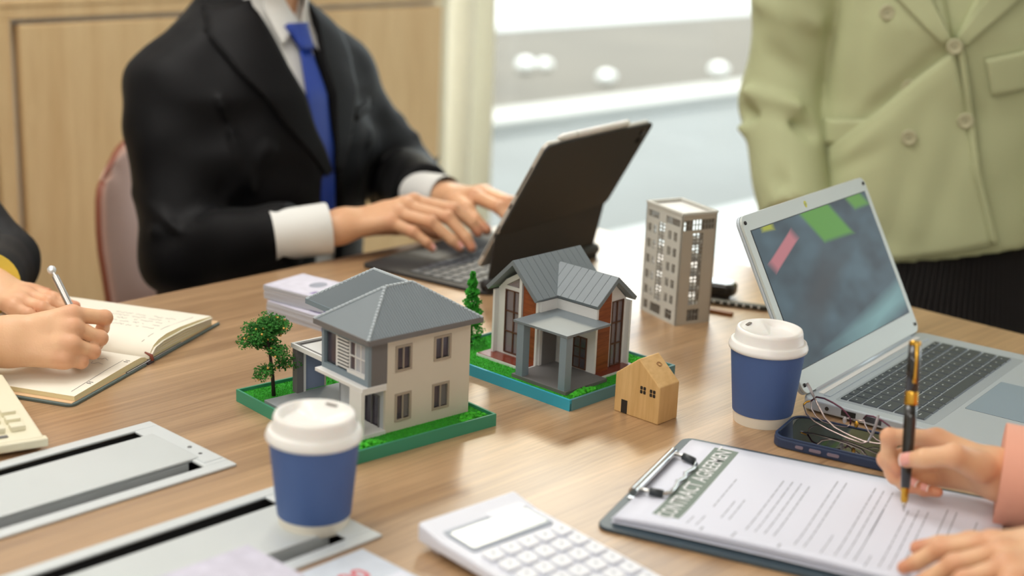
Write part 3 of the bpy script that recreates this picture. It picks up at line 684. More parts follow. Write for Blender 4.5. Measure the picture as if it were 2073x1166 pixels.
for k in range(5): bar('floor_slab', (.0022,.0022,.0205+k*.020), (tu-.0022,tv-.0022,.0212+k*.020), M_TOWSH, tw)
# ================================================================== THINGS ON THE TABLE
def T(x, y, z=0.0): return (x, y, TZ+z)
M_CUPB = mat('matt_blue_sleeve', (72, 99, 152), 0.55, bump=0.08, bscale=400)
M_CUPW = mat('off_white_paper_cup', (236, 230, 216), 0.6)
M_LID = mat('white_plastic_lid', (240, 238, 234), 0.32, spec=0.5, sub=0.15)
def coffee_cup(x, y, rot, label):
    t = thing('coffee_cup', label, 'coffee cup', T(x, y, 0), rot, 'blue takeaway cups')
    MB().lathe([(.0001,.0035),(.0262,.0035),(.0270,0),(.0290,0),(.0295,.004),(.0302,.0115),(.0370,.0835),(.0355,.0835),(.0288,.010),(.0001,.010)], 48, cap=False).build('paper_cup', M_CUPW, t, smooth=True, sharp=40)
    MB().lathe([(.0304,.0112),(.0309,.0114),(.0378,.0800),(.0373,.0802)], 48, cap=False).build('sleeve', M_CUPB, t, smooth=True, sharp=50)
    prof = [(.0366,.0790),(.0386,.0775),(.0397,.0782),(.0402,.0800),(.0399,.0822),(.0388,.0835),(.0384,.0858),(.0372,.0866),(.0355,.0868),(.0348,.0880),(.0338,.0960),(.0328,.0990),(.0306,.0998),(.0290,.0985),(.0270,.0930),(.0240,.0922),(.0001,.0920)]
    mb = MB().lathe(prof, 64, cap=False)
    lidv = []
    for (a, b, z) in mb.v:                                          # raised drinking side: the recess fades out towards +x
        rr = math.hypot(a, b)
        if z > .0915 and rr < .0305:
            k = max(0.0, min(1.0, (a-.006)/.012)); z = z + (.0990-z)*k*k*(3-2*k)
        lidv.append((a, b, z))
    mb.v = lidv
    lo = mb.build('lid', M_LID, t, smooth=True, sharp=70)
    MB().prism(rrect(.0030,.0120,.0014,4,.0215,-.0060), .0990, .0995).build('sip_hole', mat('lid_hole_shadow', (120, 112, 104), 0.8), lo)
    bar('cup_seam', (.0300,-.0002,.0015), (.0303,.0002,.0100), M_CREAM, t)
    return t
coffee_cup(.2620, 1.4150, R(150), 'blue takeaway cup with white lid standing between the wooden house block and the open laptop')
coffee_cup(-.1573, 1.1240, R(60), 'blue takeaway cup with white lid standing on the aluminium cable box lid')

# ---------------------------------------------------------------- laptop
M_LAP = mat('silver_laptop_shell', (190, 200, 208), 0.36, metal=0.25, spec=0.5)
M_LAPB = mat('silver_bezel', (196, 204, 200), 0.4, metal=0.1)
M_KEY = mat('dark_grey_key', (66, 74, 80), 0.42)
M_KEYG = mat('key_legend_grey', (190, 198, 200), 0.5)
M_RUB = mat('black_rubber', (26, 26, 28), 0.6)
M_PAD = mat('grey_touchpad', (140, 158, 172), 0.35)
lp = thing('laptop', 'silver laptop opened wide beside the blue cup, a soft green patch on its dark screen', 'laptop', (.30779, 1.45066, TZ), R(53.8))
LW, LD, LH = .316, .215, .0145
MB().prism(rrect(LW, LD, .012, 6, 0, -LD), .0025, LH).build('base', M_LAP, lp, bevel=.0016, seg=2)
for (x, y) in ((.02,-.02),(LW-.02,-.02),(.02,-LD+.02),(LW-.02,-LD+.02)): MB().lathe([(.006,0),(.006,.003)], 14, x, y).build('rubber_foot', M_RUB, lp)
MB().prism(rrect(.278, .1075, .004, 4, .0155, -.1385), LH-.0002, LH+.0002).build('keyboard_well', mat('laptop_key_well', (168, 178, 186), 0.4, metal=0.2), lp)
MB().box(.020,-.0235,LH,.296,-.0160,LH+.0012).build('speaker_bar', M_LAP, lp, bevel=.0005)
bar('hinge_strip', (.024,-.0145,LH), (.292,-.0085,LH+.0006), M_WHITEB, lp)
rows = [(6*0+.0085, [1]*14), (.0155, [1]*13+[1.9]), (.0165, [1.4]+[1]*12+[1.5]), (.0165, [1.7]+[1]*11+[2.2]), (.0165, [2.2]+[1]*10+[1.7, 1]), (.0165, [1.3,1,1,1.3,5.2,1,1,1,1,1])]
y = -.0345; ktot = .266; keydata = {}
def key_mesh(w, d):
    kk = (round(w,5), round(d,5))
    if kk not in keydata:
        mb = MB(); a, b = .0, .0007
        mb.add([(0,0,0),(w,0,0),(w,-d,0),(0,-d,0),(b,-b,.0016),(w-b,-b,.0016),(w-b,-d+b,.0016),(b,-d+b,.0016)], [(0,1,2,3),(7,6,5,4),(4,5,1,0),(5,6,2,1),(6,7,3,2),(7,4,0,3)])
        me = bpy.data.meshes.new('key'); me.from_pydata(mb.v, [], mb.f); me.materials.append(M_KEY); keydata[kk] = me
    return keydata[kk]
leg = MB()
for d, ws in rows:
    tot = sum(ws); gap = .0024; x = .0205
    for w in ws:
        wd = w/tot*ktot
        o = bpy.data.objects.new('key', key_mesh(wd-gap, d-gap*.6)); COL.objects.link(o); o.parent = lp; o.location = (x+gap*.5, y, LH+.0002)
        if w < 3:
            cx, cy = x+wd*.42, y-d*.40; leg.box(cx-.0012, cy-.0007, LH+.0018, cx+.0010, cy+.0008, LH+.00195)
            if w > 1.2: leg.box(cx+.0016, cy-.0007, LH+.0018, cx+.0040, cy+.0004, LH+.00195)
        x += wd
    y -= d+.0006
leg.build('key_legends', M_KEYG, lp, kind='stuff')
MB().prism(rrect(.112, .064, .002, 3, .0865, -.2085), LH-.0001, LH+.00025).build('touchpad', M_PAD, lp)
MB().prism(rrect(.1128, .0648, .002, 3, .0861, -.2089), LH-.0001, LH+.00010).build('touchpad_gap', mat('dark_gap', (84, 92, 98), 0.5), lp)
mb = MB()
pt = MB(); pt.M = Matrix(((0,0,1,-.0005),(1,0,0,0),(0,1,0,0),(0,0,0,1)))
pt.prism([(-.030+.0022*math.cos(R(a)), .0085+.0022*math.sin(R(a))) for a in range(0,360,30)], 0, .0008).build('audio_jack', M_RUB, lp)
for y0, y1 in ((-.062,-.046),(-.090,-.072)): bar('usb_port', (-.0004, y0, .0055), (.0004, y1, .0115), M_RUB, lp)
# lid: opened by 118 degrees about the hinge
ph = R(118); scr = Matrix(((1,0,0,0),(0,-math.cos(ph),math.sin(ph),-.004),(0,math.sin(ph),math.cos(ph),LH+.001),(0,0,0,1)))
# lid axes: x along hinge, y up the lid, z = towards the user
scr = Matrix(((1,0,0,0),(0,math.cos(R(62)),-math.sin(R(62)),-.003),(0,math.sin(R(62)),math.cos(R(62)),LH+.001),(0,0,0,1)))
SH = .200
def lidmb(): m_ = MB(); m_.M = scr; return m_
lid = lidmb().prism(rrect(LW, SH, .011, 6, 0, 0), -.0062, -.0022).build('lid', M_LAP, lp, bevel=.0012)
lidmb().prism(rrect(LW-.0008, SH-.0008, .011, 6, .0004, .0004), -.0020, .0010).build('bezel', M_LAPB, lp, bevel=.0006)
sx0, sx1, sy0, sy1 = .0135, LW-.0115, .0265, SH-.0185
M_SCRB = mat('screen_edge_black', (30, 32, 34), 0.5)
lidmb().box(sx0-.0010, sy0-.0010, .0008, sx1+.0010, sy1+.0010, .0012).build('screen_gasket', M_SCRB, lp)
# laptop screen: soft-edged green and pink patches painted in as emission
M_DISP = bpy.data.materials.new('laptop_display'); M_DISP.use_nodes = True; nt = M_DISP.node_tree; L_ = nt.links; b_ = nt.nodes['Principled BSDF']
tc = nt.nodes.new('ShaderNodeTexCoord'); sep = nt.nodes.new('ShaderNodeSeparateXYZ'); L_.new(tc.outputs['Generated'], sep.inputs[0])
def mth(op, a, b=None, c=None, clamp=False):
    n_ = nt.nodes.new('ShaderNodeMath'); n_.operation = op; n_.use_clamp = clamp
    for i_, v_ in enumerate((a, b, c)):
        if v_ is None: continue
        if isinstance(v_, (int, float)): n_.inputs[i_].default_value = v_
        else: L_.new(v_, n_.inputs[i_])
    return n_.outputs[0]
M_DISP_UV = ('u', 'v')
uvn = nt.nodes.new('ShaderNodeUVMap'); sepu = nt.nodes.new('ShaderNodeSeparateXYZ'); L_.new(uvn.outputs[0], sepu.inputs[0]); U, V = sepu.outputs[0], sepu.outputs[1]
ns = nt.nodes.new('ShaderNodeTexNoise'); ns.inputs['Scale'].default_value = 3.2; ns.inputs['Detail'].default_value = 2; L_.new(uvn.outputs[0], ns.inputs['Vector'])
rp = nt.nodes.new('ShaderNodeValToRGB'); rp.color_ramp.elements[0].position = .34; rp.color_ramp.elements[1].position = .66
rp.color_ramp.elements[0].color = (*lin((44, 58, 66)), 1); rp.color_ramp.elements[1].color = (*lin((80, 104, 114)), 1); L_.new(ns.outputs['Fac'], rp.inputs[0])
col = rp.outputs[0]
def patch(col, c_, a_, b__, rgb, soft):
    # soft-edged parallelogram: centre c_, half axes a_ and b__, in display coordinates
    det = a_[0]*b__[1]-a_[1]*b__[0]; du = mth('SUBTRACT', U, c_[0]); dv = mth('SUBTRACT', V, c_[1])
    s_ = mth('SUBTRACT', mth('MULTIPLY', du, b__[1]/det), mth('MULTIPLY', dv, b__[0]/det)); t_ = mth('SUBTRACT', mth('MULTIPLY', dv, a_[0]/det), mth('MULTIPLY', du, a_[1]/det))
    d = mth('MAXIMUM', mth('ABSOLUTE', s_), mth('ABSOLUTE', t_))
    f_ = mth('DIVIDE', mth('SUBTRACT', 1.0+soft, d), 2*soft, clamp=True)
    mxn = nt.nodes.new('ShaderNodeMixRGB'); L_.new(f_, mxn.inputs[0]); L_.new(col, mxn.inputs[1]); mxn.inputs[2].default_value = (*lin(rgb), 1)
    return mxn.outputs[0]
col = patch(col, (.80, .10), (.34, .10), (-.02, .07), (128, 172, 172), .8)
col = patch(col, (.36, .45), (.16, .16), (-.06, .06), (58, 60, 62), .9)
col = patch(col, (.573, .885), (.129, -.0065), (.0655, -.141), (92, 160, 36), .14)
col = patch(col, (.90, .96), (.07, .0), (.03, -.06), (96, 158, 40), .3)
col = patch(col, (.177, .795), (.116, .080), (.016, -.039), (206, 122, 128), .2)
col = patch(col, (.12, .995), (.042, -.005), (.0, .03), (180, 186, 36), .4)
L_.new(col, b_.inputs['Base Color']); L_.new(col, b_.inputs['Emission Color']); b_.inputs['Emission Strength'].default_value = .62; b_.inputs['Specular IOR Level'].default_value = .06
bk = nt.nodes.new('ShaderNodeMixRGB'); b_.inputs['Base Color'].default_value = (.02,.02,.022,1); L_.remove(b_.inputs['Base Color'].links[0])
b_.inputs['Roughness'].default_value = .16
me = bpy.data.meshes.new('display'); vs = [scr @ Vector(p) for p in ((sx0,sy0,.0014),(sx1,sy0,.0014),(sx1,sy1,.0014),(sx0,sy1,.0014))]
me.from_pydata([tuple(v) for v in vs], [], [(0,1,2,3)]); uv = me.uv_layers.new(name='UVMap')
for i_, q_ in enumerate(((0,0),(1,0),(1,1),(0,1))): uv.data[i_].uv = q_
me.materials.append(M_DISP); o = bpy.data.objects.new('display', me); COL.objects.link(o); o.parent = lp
for (x, y_) in ((.0075, SH-.0085),(LW-.0075, SH-.0085),(.0075,.010),(LW-.0075,.010)):
    m_ = lidmb(); m_.lathe([(.0022,.0010),(.0020,.0022),(.0008,.0026)], 14, x, y_); m_.build('bumper', M_RUB, lp, smooth=True)
m_ = lidmb(); m_.prism([(.150+.0034*math.cos(R(a))*(.8 if math.sin(R(a))<0 else 1), SH-.0098+.0040*math.sin(R(a))) for a in range(0,360,24)], .0010, .0013); wcam = m_.build('camera_sticker', mat('lime_sticker', (206, 206, 48), 0.5), lp)
m_ = lidmb(); m_.lathe([(.0017,.0013),(.0015,.0015)], 14, .150, SH-.0098); m_.build('camera_lens', mat('sticker_olive', (150, 160, 60), 0.3), wcam)
MB().tube([(.03,-.0015,LH-.001),(LW-.03,-.0015,LH-.001)], .0042, 12).build('hinge', M_LAP, lp, smooth=True)

# ---------------------------------------------------------------- tablet on its keyboard case
M_TABC = mat('charcoal_case', (41, 39, 38), 0.62, bump=0.06, bscale=700)
M_TABK = mat('case_key', (70, 76, 84), 0.45)
M_TABS = mat('tablet_silver_edge', (206, 202, 194), 0.35, metal=0.4)
M_TSCR = mat('tablet_screen_black', (14, 14, 16), 0.08)
ta = R(56); te = Vector((math.cos(ta), math.sin(ta), 0)); tn = Vector((te.y, -te.x, 0))
kc = thing('keyboard_case', 'charcoal folding keyboard case holding the tablet in front of the man in the dark suit', 'tablet case', (-.0493, 1.8490, TZ), R(56-90))
# local x = tn (away from the typist), local y = te
MB().prism(rrect(.216, .281, .012, 6, -.189, -.008), 0, .0050).build('keyboard_base', M_TABC, kc, bevel=.0012)
bar('key_well', (-.118,.004,.0050), (-.012,.262,.0053), M_RUB, kc)
ym = None
for r_ in range(6):
    d_ = .0165 if r_ else .010
    for k in range(14):
        wk = .258/14
        mb = MB().box(0,0,0,d_-.003,wk-.003,.0012) if (r_ < 2 and k == 0) else None
        if mb: o = mb.build('key', M_TABK, kc, bevel=.0004); kd = o if r_ == 1 else None; last = o
        else: o = last.copy(); COL.objects.link(o); o.parent = kc
        o.location = (-.024-(.0175*r_ if r_ else 0)+(.006 if not r_ else 0), .0045+wk*k, .0053)
MB().prism(rrect(.055,.100,.002,3,-.180,.083), .0050,.0052).build('trackpad', M_TABK, kc)
MB().tube([(.020,-.004,.012),(.020,.269,.012)], .0085, 14).build('hinge_barrel', M_TABC, kc, smooth=True)
tt = R(61); TW, TH = .264, .202
tax = Matrix(((math.cos(tt),0,math.sin(tt),0),(0,1,0,0),(math.sin(tt),0,-math.cos(tt),.035),(0,0,0,1)))   # local: x up the panel, y width, z away from the typist
cr = .290*TH
m_ = MB(); m_.M = tax; m_.prism(rrect(TH-cr, TW+.004, .010, 5, cr, -.002), .0062, .0095).build('back_panel', M_TABC, kc, bevel=.001)
p0 = tax @ Vector((cr,0,.0062)); p1 = Vector((.020, 0, .010))
d_ = (p1-p0); m_ = MB(); nn_ = Vector((-d_.z,0,d_.x)).normalized()
for a_ in (0,): m_.slab([p0+Vector((0,-.002,0)), p0+Vector((0,TW+.002,0)), p1+Vector((0,TW-.002,0)), p1+Vector((0,.002,0))], nn_*(-.0030)); m_.build('folding_panel', M_TABC, kc, bevel=.0008)
tab = thing('tablet', 'silver-edged tablet leaning on its charcoal case with its back to the camera', 'tablet', kc.location, kc.rotation_euler.z)
m_ = MB(); m_.M = tax; m_.prism(rrect(TH, TW, .010, 6, 0, 0), 0, .0058).build('body', M_TABS, tab, bevel=.0012)
m_ = MB(); m_.M = tax; m_.prism(rrect(TH-.010, TW-.010, .007, 5, .005, .005), -.0006, .0002).build('screen', M_TSCR, tab)
for x0, x1 in ((.020,.070),(.120,.165)):
    m_ = MB(); m_.M = tax; m_.box(x0, -.0006, .0022, x1, .0004, .0038).build('speaker_slot', M_RUB, tab)
m_ = MB(); m_.M = tax; m_.box(.098,-.0006,.0018,.106,.0004,.0042).build('charge_port', M_RUB, tab)
m_ = MB(); m_.M = tax; m_.prism(rrect(.030,.030,.008,5,TH-.036,TW-.036), .0058, .0085).build('camera_island', M_TABS, tab)
m_ = MB(); m_.M = tax
for q_ in (-.0,): m_.lathe([(.0062,.0085),(.0060,.0102),(.0050,.0104)], 20, TH-.013, TW-.020); m_.lathe([(.0050,.0085),(.0048,.0100)], 20, TH-.027, TW-.020); m_.build('lens', M_TSCR, tab, smooth=True, sharp=40)
st = thing('stylus', 'white stylus lying along the top edge of the tablet', 'stylus', kc.location, kc.rotation_euler.z)
m_ = MB(); m_.M = tax; m_.tube([(TH+.0048,.038,.003),(TH+.0048,.196,.003)], .0043, 14).build('barrel', M_LID, st, smooth=True, sharp=50)
m_ = MB(); m_.M = tax; m_.tube([(TH+.0048,.038,.003),(TH+.0048,.026,.003),(TH+.0048,.022,.003)], [.0043,.0020,.0006], 14).build('tip', M_LID, st, smooth=True, sharp=50)
m_ = MB(); m_.M = tax; m_.tube([(TH+.0048,.064,.003),(TH+.0048,.066,.003)], .0045, 14).build('joint_ring', M_TABS, st, smooth=True, sharp=50)

# ---------------------------------------------------------------- phone and glasses
M_PCASE = mat('navy_phone_case', (44, 60, 92), 0.5)
M_PSCR = mat('black_phone_glass', (10, 12, 14), 0.03, spec=0.8, coat=0.5)
M_PBTN = mat('case_button_lilac', (150, 140, 160), 0.35, metal=0.4)
po = thing('phone', 'dark phone in a navy case lying between the laptop and the contract', 'phone', (.2590, 1.3435, TZ), R(-29.5))
PL, PW = .150, .073
MB().prism(rrect(PL, PW, .014, 7), 0, .0105).build('case', M_PCASE, po, bevel=.0022, seg=3)
MB().prism(rrect(PL-.005, PW-.005, .0125, 7, .0025, .0025), .0100, .01065).build('screen', M_PSCR, po)
rim_o, rim_i = rrect(PL-.001, PW-.001, .0135, 7, .0005, .0005), rrect(PL-.006, PW-.006, .012, 7, .003, .003)
m_ = MB(); nn = len(rim_o); m_.add([(x,y_,.0102) for x,y_ in rim_o]+[(x,y_,.0116) for x,y_ in rim_o]+[(x,y_,.0116) for x,y_ in rim_i]+[(x,y_,.0102) for x,y_ in rim_i],
      [(k*nn+i, k*nn+(i+1)%nn, (k+1)*nn+(i+1)%nn, (k+1)*nn+i) for k in range(3) for i in range(nn)]); m_.build('case_lip', M_PCASE, po, smooth=True, sharp=40)
for x0, ln_ in ((.026,.008),(.040,.012),(.058,.012)):
    m_ = MB(); m_.M = Matrix(((1,0,0,x0),(0,0,-1,-.0002),(0,1,0,.0040),(0,0,0,1))); m_.prism(rrect(ln_,.0030,.0014,4), 0, .0010).build('side_button', M_PBTN, po)
M_WIRE = mat('rose_gold_wire', (190, 172, 168), 0.22, metal=0.95)
M_RIMP = mat('plum_rim', (96, 52, 70), 0.3, metal=0.6)
M_TIP = mat('clear_temple_tip', (214, 208, 210), 0.15, trans=0.6)
M_GOLD = mat('gold_metal', (214, 166, 70), 0.22, metal=1.0)
M_LENS = glass_mat('spectacle_lens', (250, 250, 252), 0.0)
gl = thing('eyeglasses', 'thin metal eyeglasses folded on the dark phone beside the laptop', 'glasses', (.30738, 1.39579, TZ), math.atan2(1.32297-1.39579, .37033-.30738))
l1 = [(-.0021,.0328),(.0036,.0387),(.0131,.0400),(.0238,.0390),(.0345,.0369),(.0411,.0340),(.0475,.0296),(.0490,.0239),(.0449,.0200),(.0367,.0185),(.0264,.0172),(.0159,.0166),(.0068,.0195),(0.0,.0250)]
l2 = [(.0625,.0341),(.0650,.0382),(.0729,.0396),(.0829,.0388),(.0922,.0362),(.1000,.0318),(.1060,.0270),(.1060,.0215),(.0990,.0180),(.0900,.0175),(.0800,.0190),(.0706,.0235),(.0651,.0290)]
for L in (l1, l2):
    pts = [(x, (z-.02)*.12, z-.004) for x, z in L]
    k = len(L)//2
    MB().tube(pts[:k+1], .0009, 7).build('upper_rim', M_RIMP, gl, smooth=True); MB().tube(pts[k:]+[pts[0]], .0006, 6).build('lower_rim', M_WIRE, gl, smooth=True)
    MB().slab(pts, (0,-.0006,0)).build('lens', M_LENS, gl)
MB().tube([(.0470,.001,.0235),(.0520,.0015,.0262),(.0580,.0015,.0268),(.0630,.001,.0280)], .0008, 7).build('bridge', M_WIRE, gl, smooth=True)
for x, z, m__ in ((.0452,.0245,M_TIP),(.0592,.0245,M_GOLD)):
    MB().ball((x,-.0045,z), .0030, 2, (.8,.5,1.25)).build('nose_pad', m__, gl, smooth=True)
    MB().tube([(x,-.0035,z),(x+(.003 if x<.05 else -.001),-.001,z+.003)], .0004, 5).build('pad_arm', M_WIRE, gl, smooth=True)
MB().tube([(-.0021,0,.0290),(-.0052,-.002,.0275),(-.0050,-.006,.0255)], .0010, 7).build('hinge', M_GOLD, gl, smooth=True)
MB().tube([(.1060,0,.0240),(.1095,-.002,.0235),(.1090,-.006,.0225)], .0010, 7).build('hinge', M_GOLD, gl, smooth=True)
t1 = [(.1090,-.006,.0215),(.0893,-.010,.0155),(.0747,-.012,.0138),(.0607,-.012,.0140),(.0503,-.012,.0150),(.0399,-.012,.0165),(.0266,-.012,.0225),(.0193,-.012,.0305),(.0119,-.012,.0390)]
MB().tube(t1, [.0008]*5+[.0010]*4, 7).build('temple', M_WIRE, gl, smooth=True); MB().tube([(.0119,-.012,.0390),(.0056,-.012,.0465),(.0010,-.012,.0515)], [.0011,.0017,.0014], 8).build('temple_tip', M_TIP, gl, smooth=True)
t2 = [(-.0050,-.006,.0245),(.0055,-.014,.0205),(.0188,-.017,.0170),(.0358,-.018,.0150),(.0503,-.018,.0140),(.0607,-.018,.0134),(.0779,-.018,.0138),(.0843,-.018,.0180)]
MB().tube(t2, [.0008]*5+[.0010]*3, 7).build('temple', M_WIRE, gl, smooth=True); MB().tube([(.0843,-.018,.0180),(.0878,-.018,.0265),(.0905,-.018,.0360),(.0922,-.018,.0470)], [.0011,.0016,.0016,.0013], 8).build('temple_tip', M_TIP, gl, smooth=True)

# ---------------------------------------------------------------- clipboard with the contract
M_CLIPB = mat('dark_teal_clipboard', (58, 74, 84), 0.35, spec=0.5)
M_CHROME = mat('polished_chrome', (206, 206, 204), 0.15, metal=1.0)
M_PAPER = mat('white_office_paper', (226, 229, 243), 0.7)
M_INKG = mat('printed_grey_ink', (160, 163, 172), 0.8)
M_HEAD = mat('printed_grey_green_band', (132, 146, 138), 0.8)
M_HEADT = mat('printed_white_letters', (232, 234, 236), 0.8)
ca_ = R(-24.5)
cbd = thing('clipboard', 'dark teal clipboard with a chrome clip holding the contract by the laptop', 'clipboard', (.0780, 1.1360, TZ), ca_)
# local x = long way (clip end at 0), local y = short way
CBL, CBW = .335, .236
MB().prism(rrect(CBL, CBW, .012, 5), 0, .0035).build('board', M_CLIPB, cbd, bevel=.001)
pp = thing('contract', 'printed contract sheets with a grey heading band, held on the clipboard', 'document', (.0780, 1.1360, TZ), ca_)
PX0, PX1, PY0, PY1 = .012, .309, .012, .222
def sheet(zb, lift, dx, dy):
    mb = MB(); nx, ny = 16, 12; vs = []
    for i in range(nx+1):
        for j in range(ny+1):
            x = PX0+(PX1-PX0)*i/nx; y_ = PY0+(PY1-PY0)*j/ny
            k = max(0, 1-j/4.0); z = zb+lift*k*k*(.35+.65*math.sin(math.pi*min(1,max(0,(i/nx))**.8)))   # near long edge lifts a little
            vs.append((x+dx, y_+dy, z))
    mb.add(vs, [(i*(ny+1)+j, (i+1)*(ny+1)+j, (i+1)*(ny+1)+j+1, i*(ny+1)+j+1) for i in range(nx) for j in range(ny)])
    return mb
def sheet_z(x, y_, zb=.0072, lift=.006):
    i = (x-PX0)/(PX1-PX0)*16; j = (y_-PY0)/(PY1-PY0)*12; k = max(0, 1-j/4.0)
    return zb+lift*k*k*(.35+.65*math.sin(math.pi*min(1,max(0,(i/16))**.8)))
for k in range(5):
    o = sheet(.0040+.0008*k, .002+.001*k, (.0012*((k*7)%3-1) if k < 4 else 0), (.0010*((k*5)%3-1) if k < 4 else 0)).build('sheet', M_PAPER, pp, smooth=True)
    so = o.modifiers.new('t', 'SOLIDIFY'); so.thickness = .0005; so.offset = -1
def print_quad(mb, x0, y0, x1, y1, lift=.00015):
    n_ = max(1, int(max(abs(x1-x0), abs(y1-y0))/.012)); vs = []
    for i in range(n_+1):
        t = i/n_
        if abs(y1-y0) >= abs(x1-x0): a = (x0, y0+(y1-y0)*t); b = (x1, y0+(y1-y0)*t)
        else: a = (x0+(x1-x0)*t, y1); b = (x0+(x1-x0)*t, y0)
        for p in (a, b): vs.append((*p, sheet_z(*p)+lift))
    mb.add(vs, [(2*i, 2*i+1, 2*i+3, 2*i+2) for i in range(n_)])
hd = MB(); print_quad(hd, PX0+.026, PY0+.024, PX0+.050, PY1-.008); hdo = hd.build('heading_band', M_HEAD, pp)
tm = Matrix.Translation((PX0+.038, (PY0+PY1)/2+.008, sheet_z(PX0+.038, .1)+.0004)) @ Matrix.Rotation(R(90), 4, 'Z')
# letters read along +y with their feet towards +x
tm = Matrix(((0,-1,0,PX0+.0382),(1,0,0,(PY0+PY1)/2+.0085),(0,0,1,.0),(0,0,0,1)))
text_mesh('heading_text', 'CONTRACT AGREEMENT', .0205, M_HEADT, pp, tm, bold=.00025, sx=.80)
for v_ in bpy.data.objects['heading_text'].data.vertices: v_.co.z = sheet_z(v_.co.x, v_.co.y)+.0005
ln = MB()
def text_line(x, y0, y1, h=.0010):
    y_ = y0
    while y_ < y1-.004:
        w_ = min(rng.uniform(.006, .020), y1-y_); print_quad(ln, x-h/2, y_, x+h/2, y_+w_); y_ += w_+.0016
for (x, a_, b_) in ((.071,.030,.055),(.079,.030,.060),(.079,.080,.150),(.092,.060,.105),(.099,.060,.108)): text_line(x, a_, b_)
for x in (.086, .113, .152): text_line(x, .020, .034, .0018)
for x in (.118,.126,.134,.142): text_line(x, .045, .170)
for x in (.162,.170): text_line(x, .035, .196)
text_line(.185, .030, .075)
for x in (.196,.204,.212): text_line(x, .032, .196)
text_line(.212, .030, .150)
for x in (.232,.240,.248): text_line(x, .030, .165)
for x in (.222,.256): text_line(x, .022, .050)
print_quad(ln, .262, .030, .2630, .180); print_quad(ln, .270, .105, .2710, .178); print_quad(ln, .2890, .120, .2900, .165)
ln.build('printed_lines', M_INKG, pp, kind='stuff')
# clip: plate, spring wire lever and bar
clp = MB().box(.004, .066, .0035, .022, .170, .0048).build('clip_plate', M_CHROME, cbd, bevel=.0008)
MB().tube([(.010,.064,.0118),(.010,.172,.0118)], .0042, 14).build('clip_roll', M_CHROME, cbd, smooth=True, sharp=50)
w_ = [(.010,.072,.0130),(.024,.072,.0118),(.033,.0755,.0105),(.0375,.082,.0102),(.0385,.095,.0102),(.0355,.110,.0102),(.0385,.121,.0102),(.0355,.132,.0102),(.0385,.146,.0102),(.0375,.157,.0102),(.033,.163,.0105),(.024,.166,.0118),(.010,.166,.0130)]
MB().tube(w_, .0020, 9).build('clip_wire', M_CHROME, cbd, smooth=True)
for y_ in (.078,.160): MB().tube([(.022,y_-.0055 if y_<.1 else y_+.0055,.0120),(.034,y_-.002 if y_<.1 else y_+.002,.0108)], .0036, 10).build('clip_grip', mat('clip_black_rubber', (44, 50, 56), 0.4), cbd, smooth=True)

# ---------------------------------------------------------------- calculators
M_CALW = mat('white_calculator_plastic', (230, 233, 244), 0.4)
M_CALK = mat('white_calculator_key', (240, 242, 248), 0.38)
M_LCD = mat('pale_lcd', (206, 214, 218), 0.2)
M_CALG = mat('calculator_grey_line', (164, 172, 184), 0.5)
cw = thing('calculator', 'white calculator with a tilted display lying in front of the contract', 'calculator', (.0090, 1.1580, TZ), R(-47.0))
# local x = long way (display end at 0), y from -w to 0
CL, CW_ = .190, .106
def tilt(x): return .0190-.0085*x/CL
mb = MB(); mb.slab([(0,0,.0060),(CL,0,.0030),(CL,0,tilt(CL)),(.030,0,tilt(.03)),(0,0,.0235)][::-1], (0,-CW_,0)); mb.build('body', M_CALW, cw, bevel=.003, seg=3)
tlm = Matrix.Translation((0,0,.0192)) @ Matrix.Rotation(math.atan2(.0085, CL), 4, 'Y')
def calmb(): m_ = MB(); m_.M = tlm; return m_
calmb().prism(rrect(.046,.088,.004,4,.014,-.097), -.0005,.0012).build('display_frame', M_CALG, cw, bevel=.0006)
calmb().prism(rrect(.030,.082,.003,4,.026,-.094), .0012,.0019).build('display', M_LCD, cw)
calmb().prism(rrect(.010,.040,.002,4,.0155,-.048), .0012,.0020).build('solar_strip', M_CALW, cw)
kb = None
for r_ in range(6):
    for c_ in range(5):
        if kb is None: kb = o = calmb().prism(rrect(.0150,.0150,.0028,3,0,0), .0002,.0036).build('key', M_CALK, cw, bevel=.0008)
        else: o = kb.copy(); COL.objects.link(o); o.parent = cw
        o.location = tlm.to_3x3() @ Vector((.0665+.0192*r_, -.0965+.0186*c_, 0))
kg = MB()
for r_ in range(6):
    for c_ in range(5):
        x, y_ = .0665+.0192*r_+.0055, -.0965+.0186*c_+.0060
        kg.M = tlm; kg.box(x, y_, .0036, x+.0034, y_+.0030, .0037)
kg.build('key_legends', M_CALG, cw, kind='stuff')
for y_ in (-.012,-.094): bar('foot', (.008,y_-.005,0), (.020,y_+.005,.0065), M_CALW, cw, bevel=.001)
for y_ in (-.012,-.094): bar('foot', (CL-.020,y_-.005,0), (CL-.010,y_+.005,.0040), M_CALW, cw, bevel=.001)
M_CALC = mat('cream_calculator_plastic', (232, 226, 200), 0.45)
cc = thing('calculator', 'cream calculator at the left edge of the table near the open notebook', 'calculator', (-.4255, 1.2570, TZ), R(122))
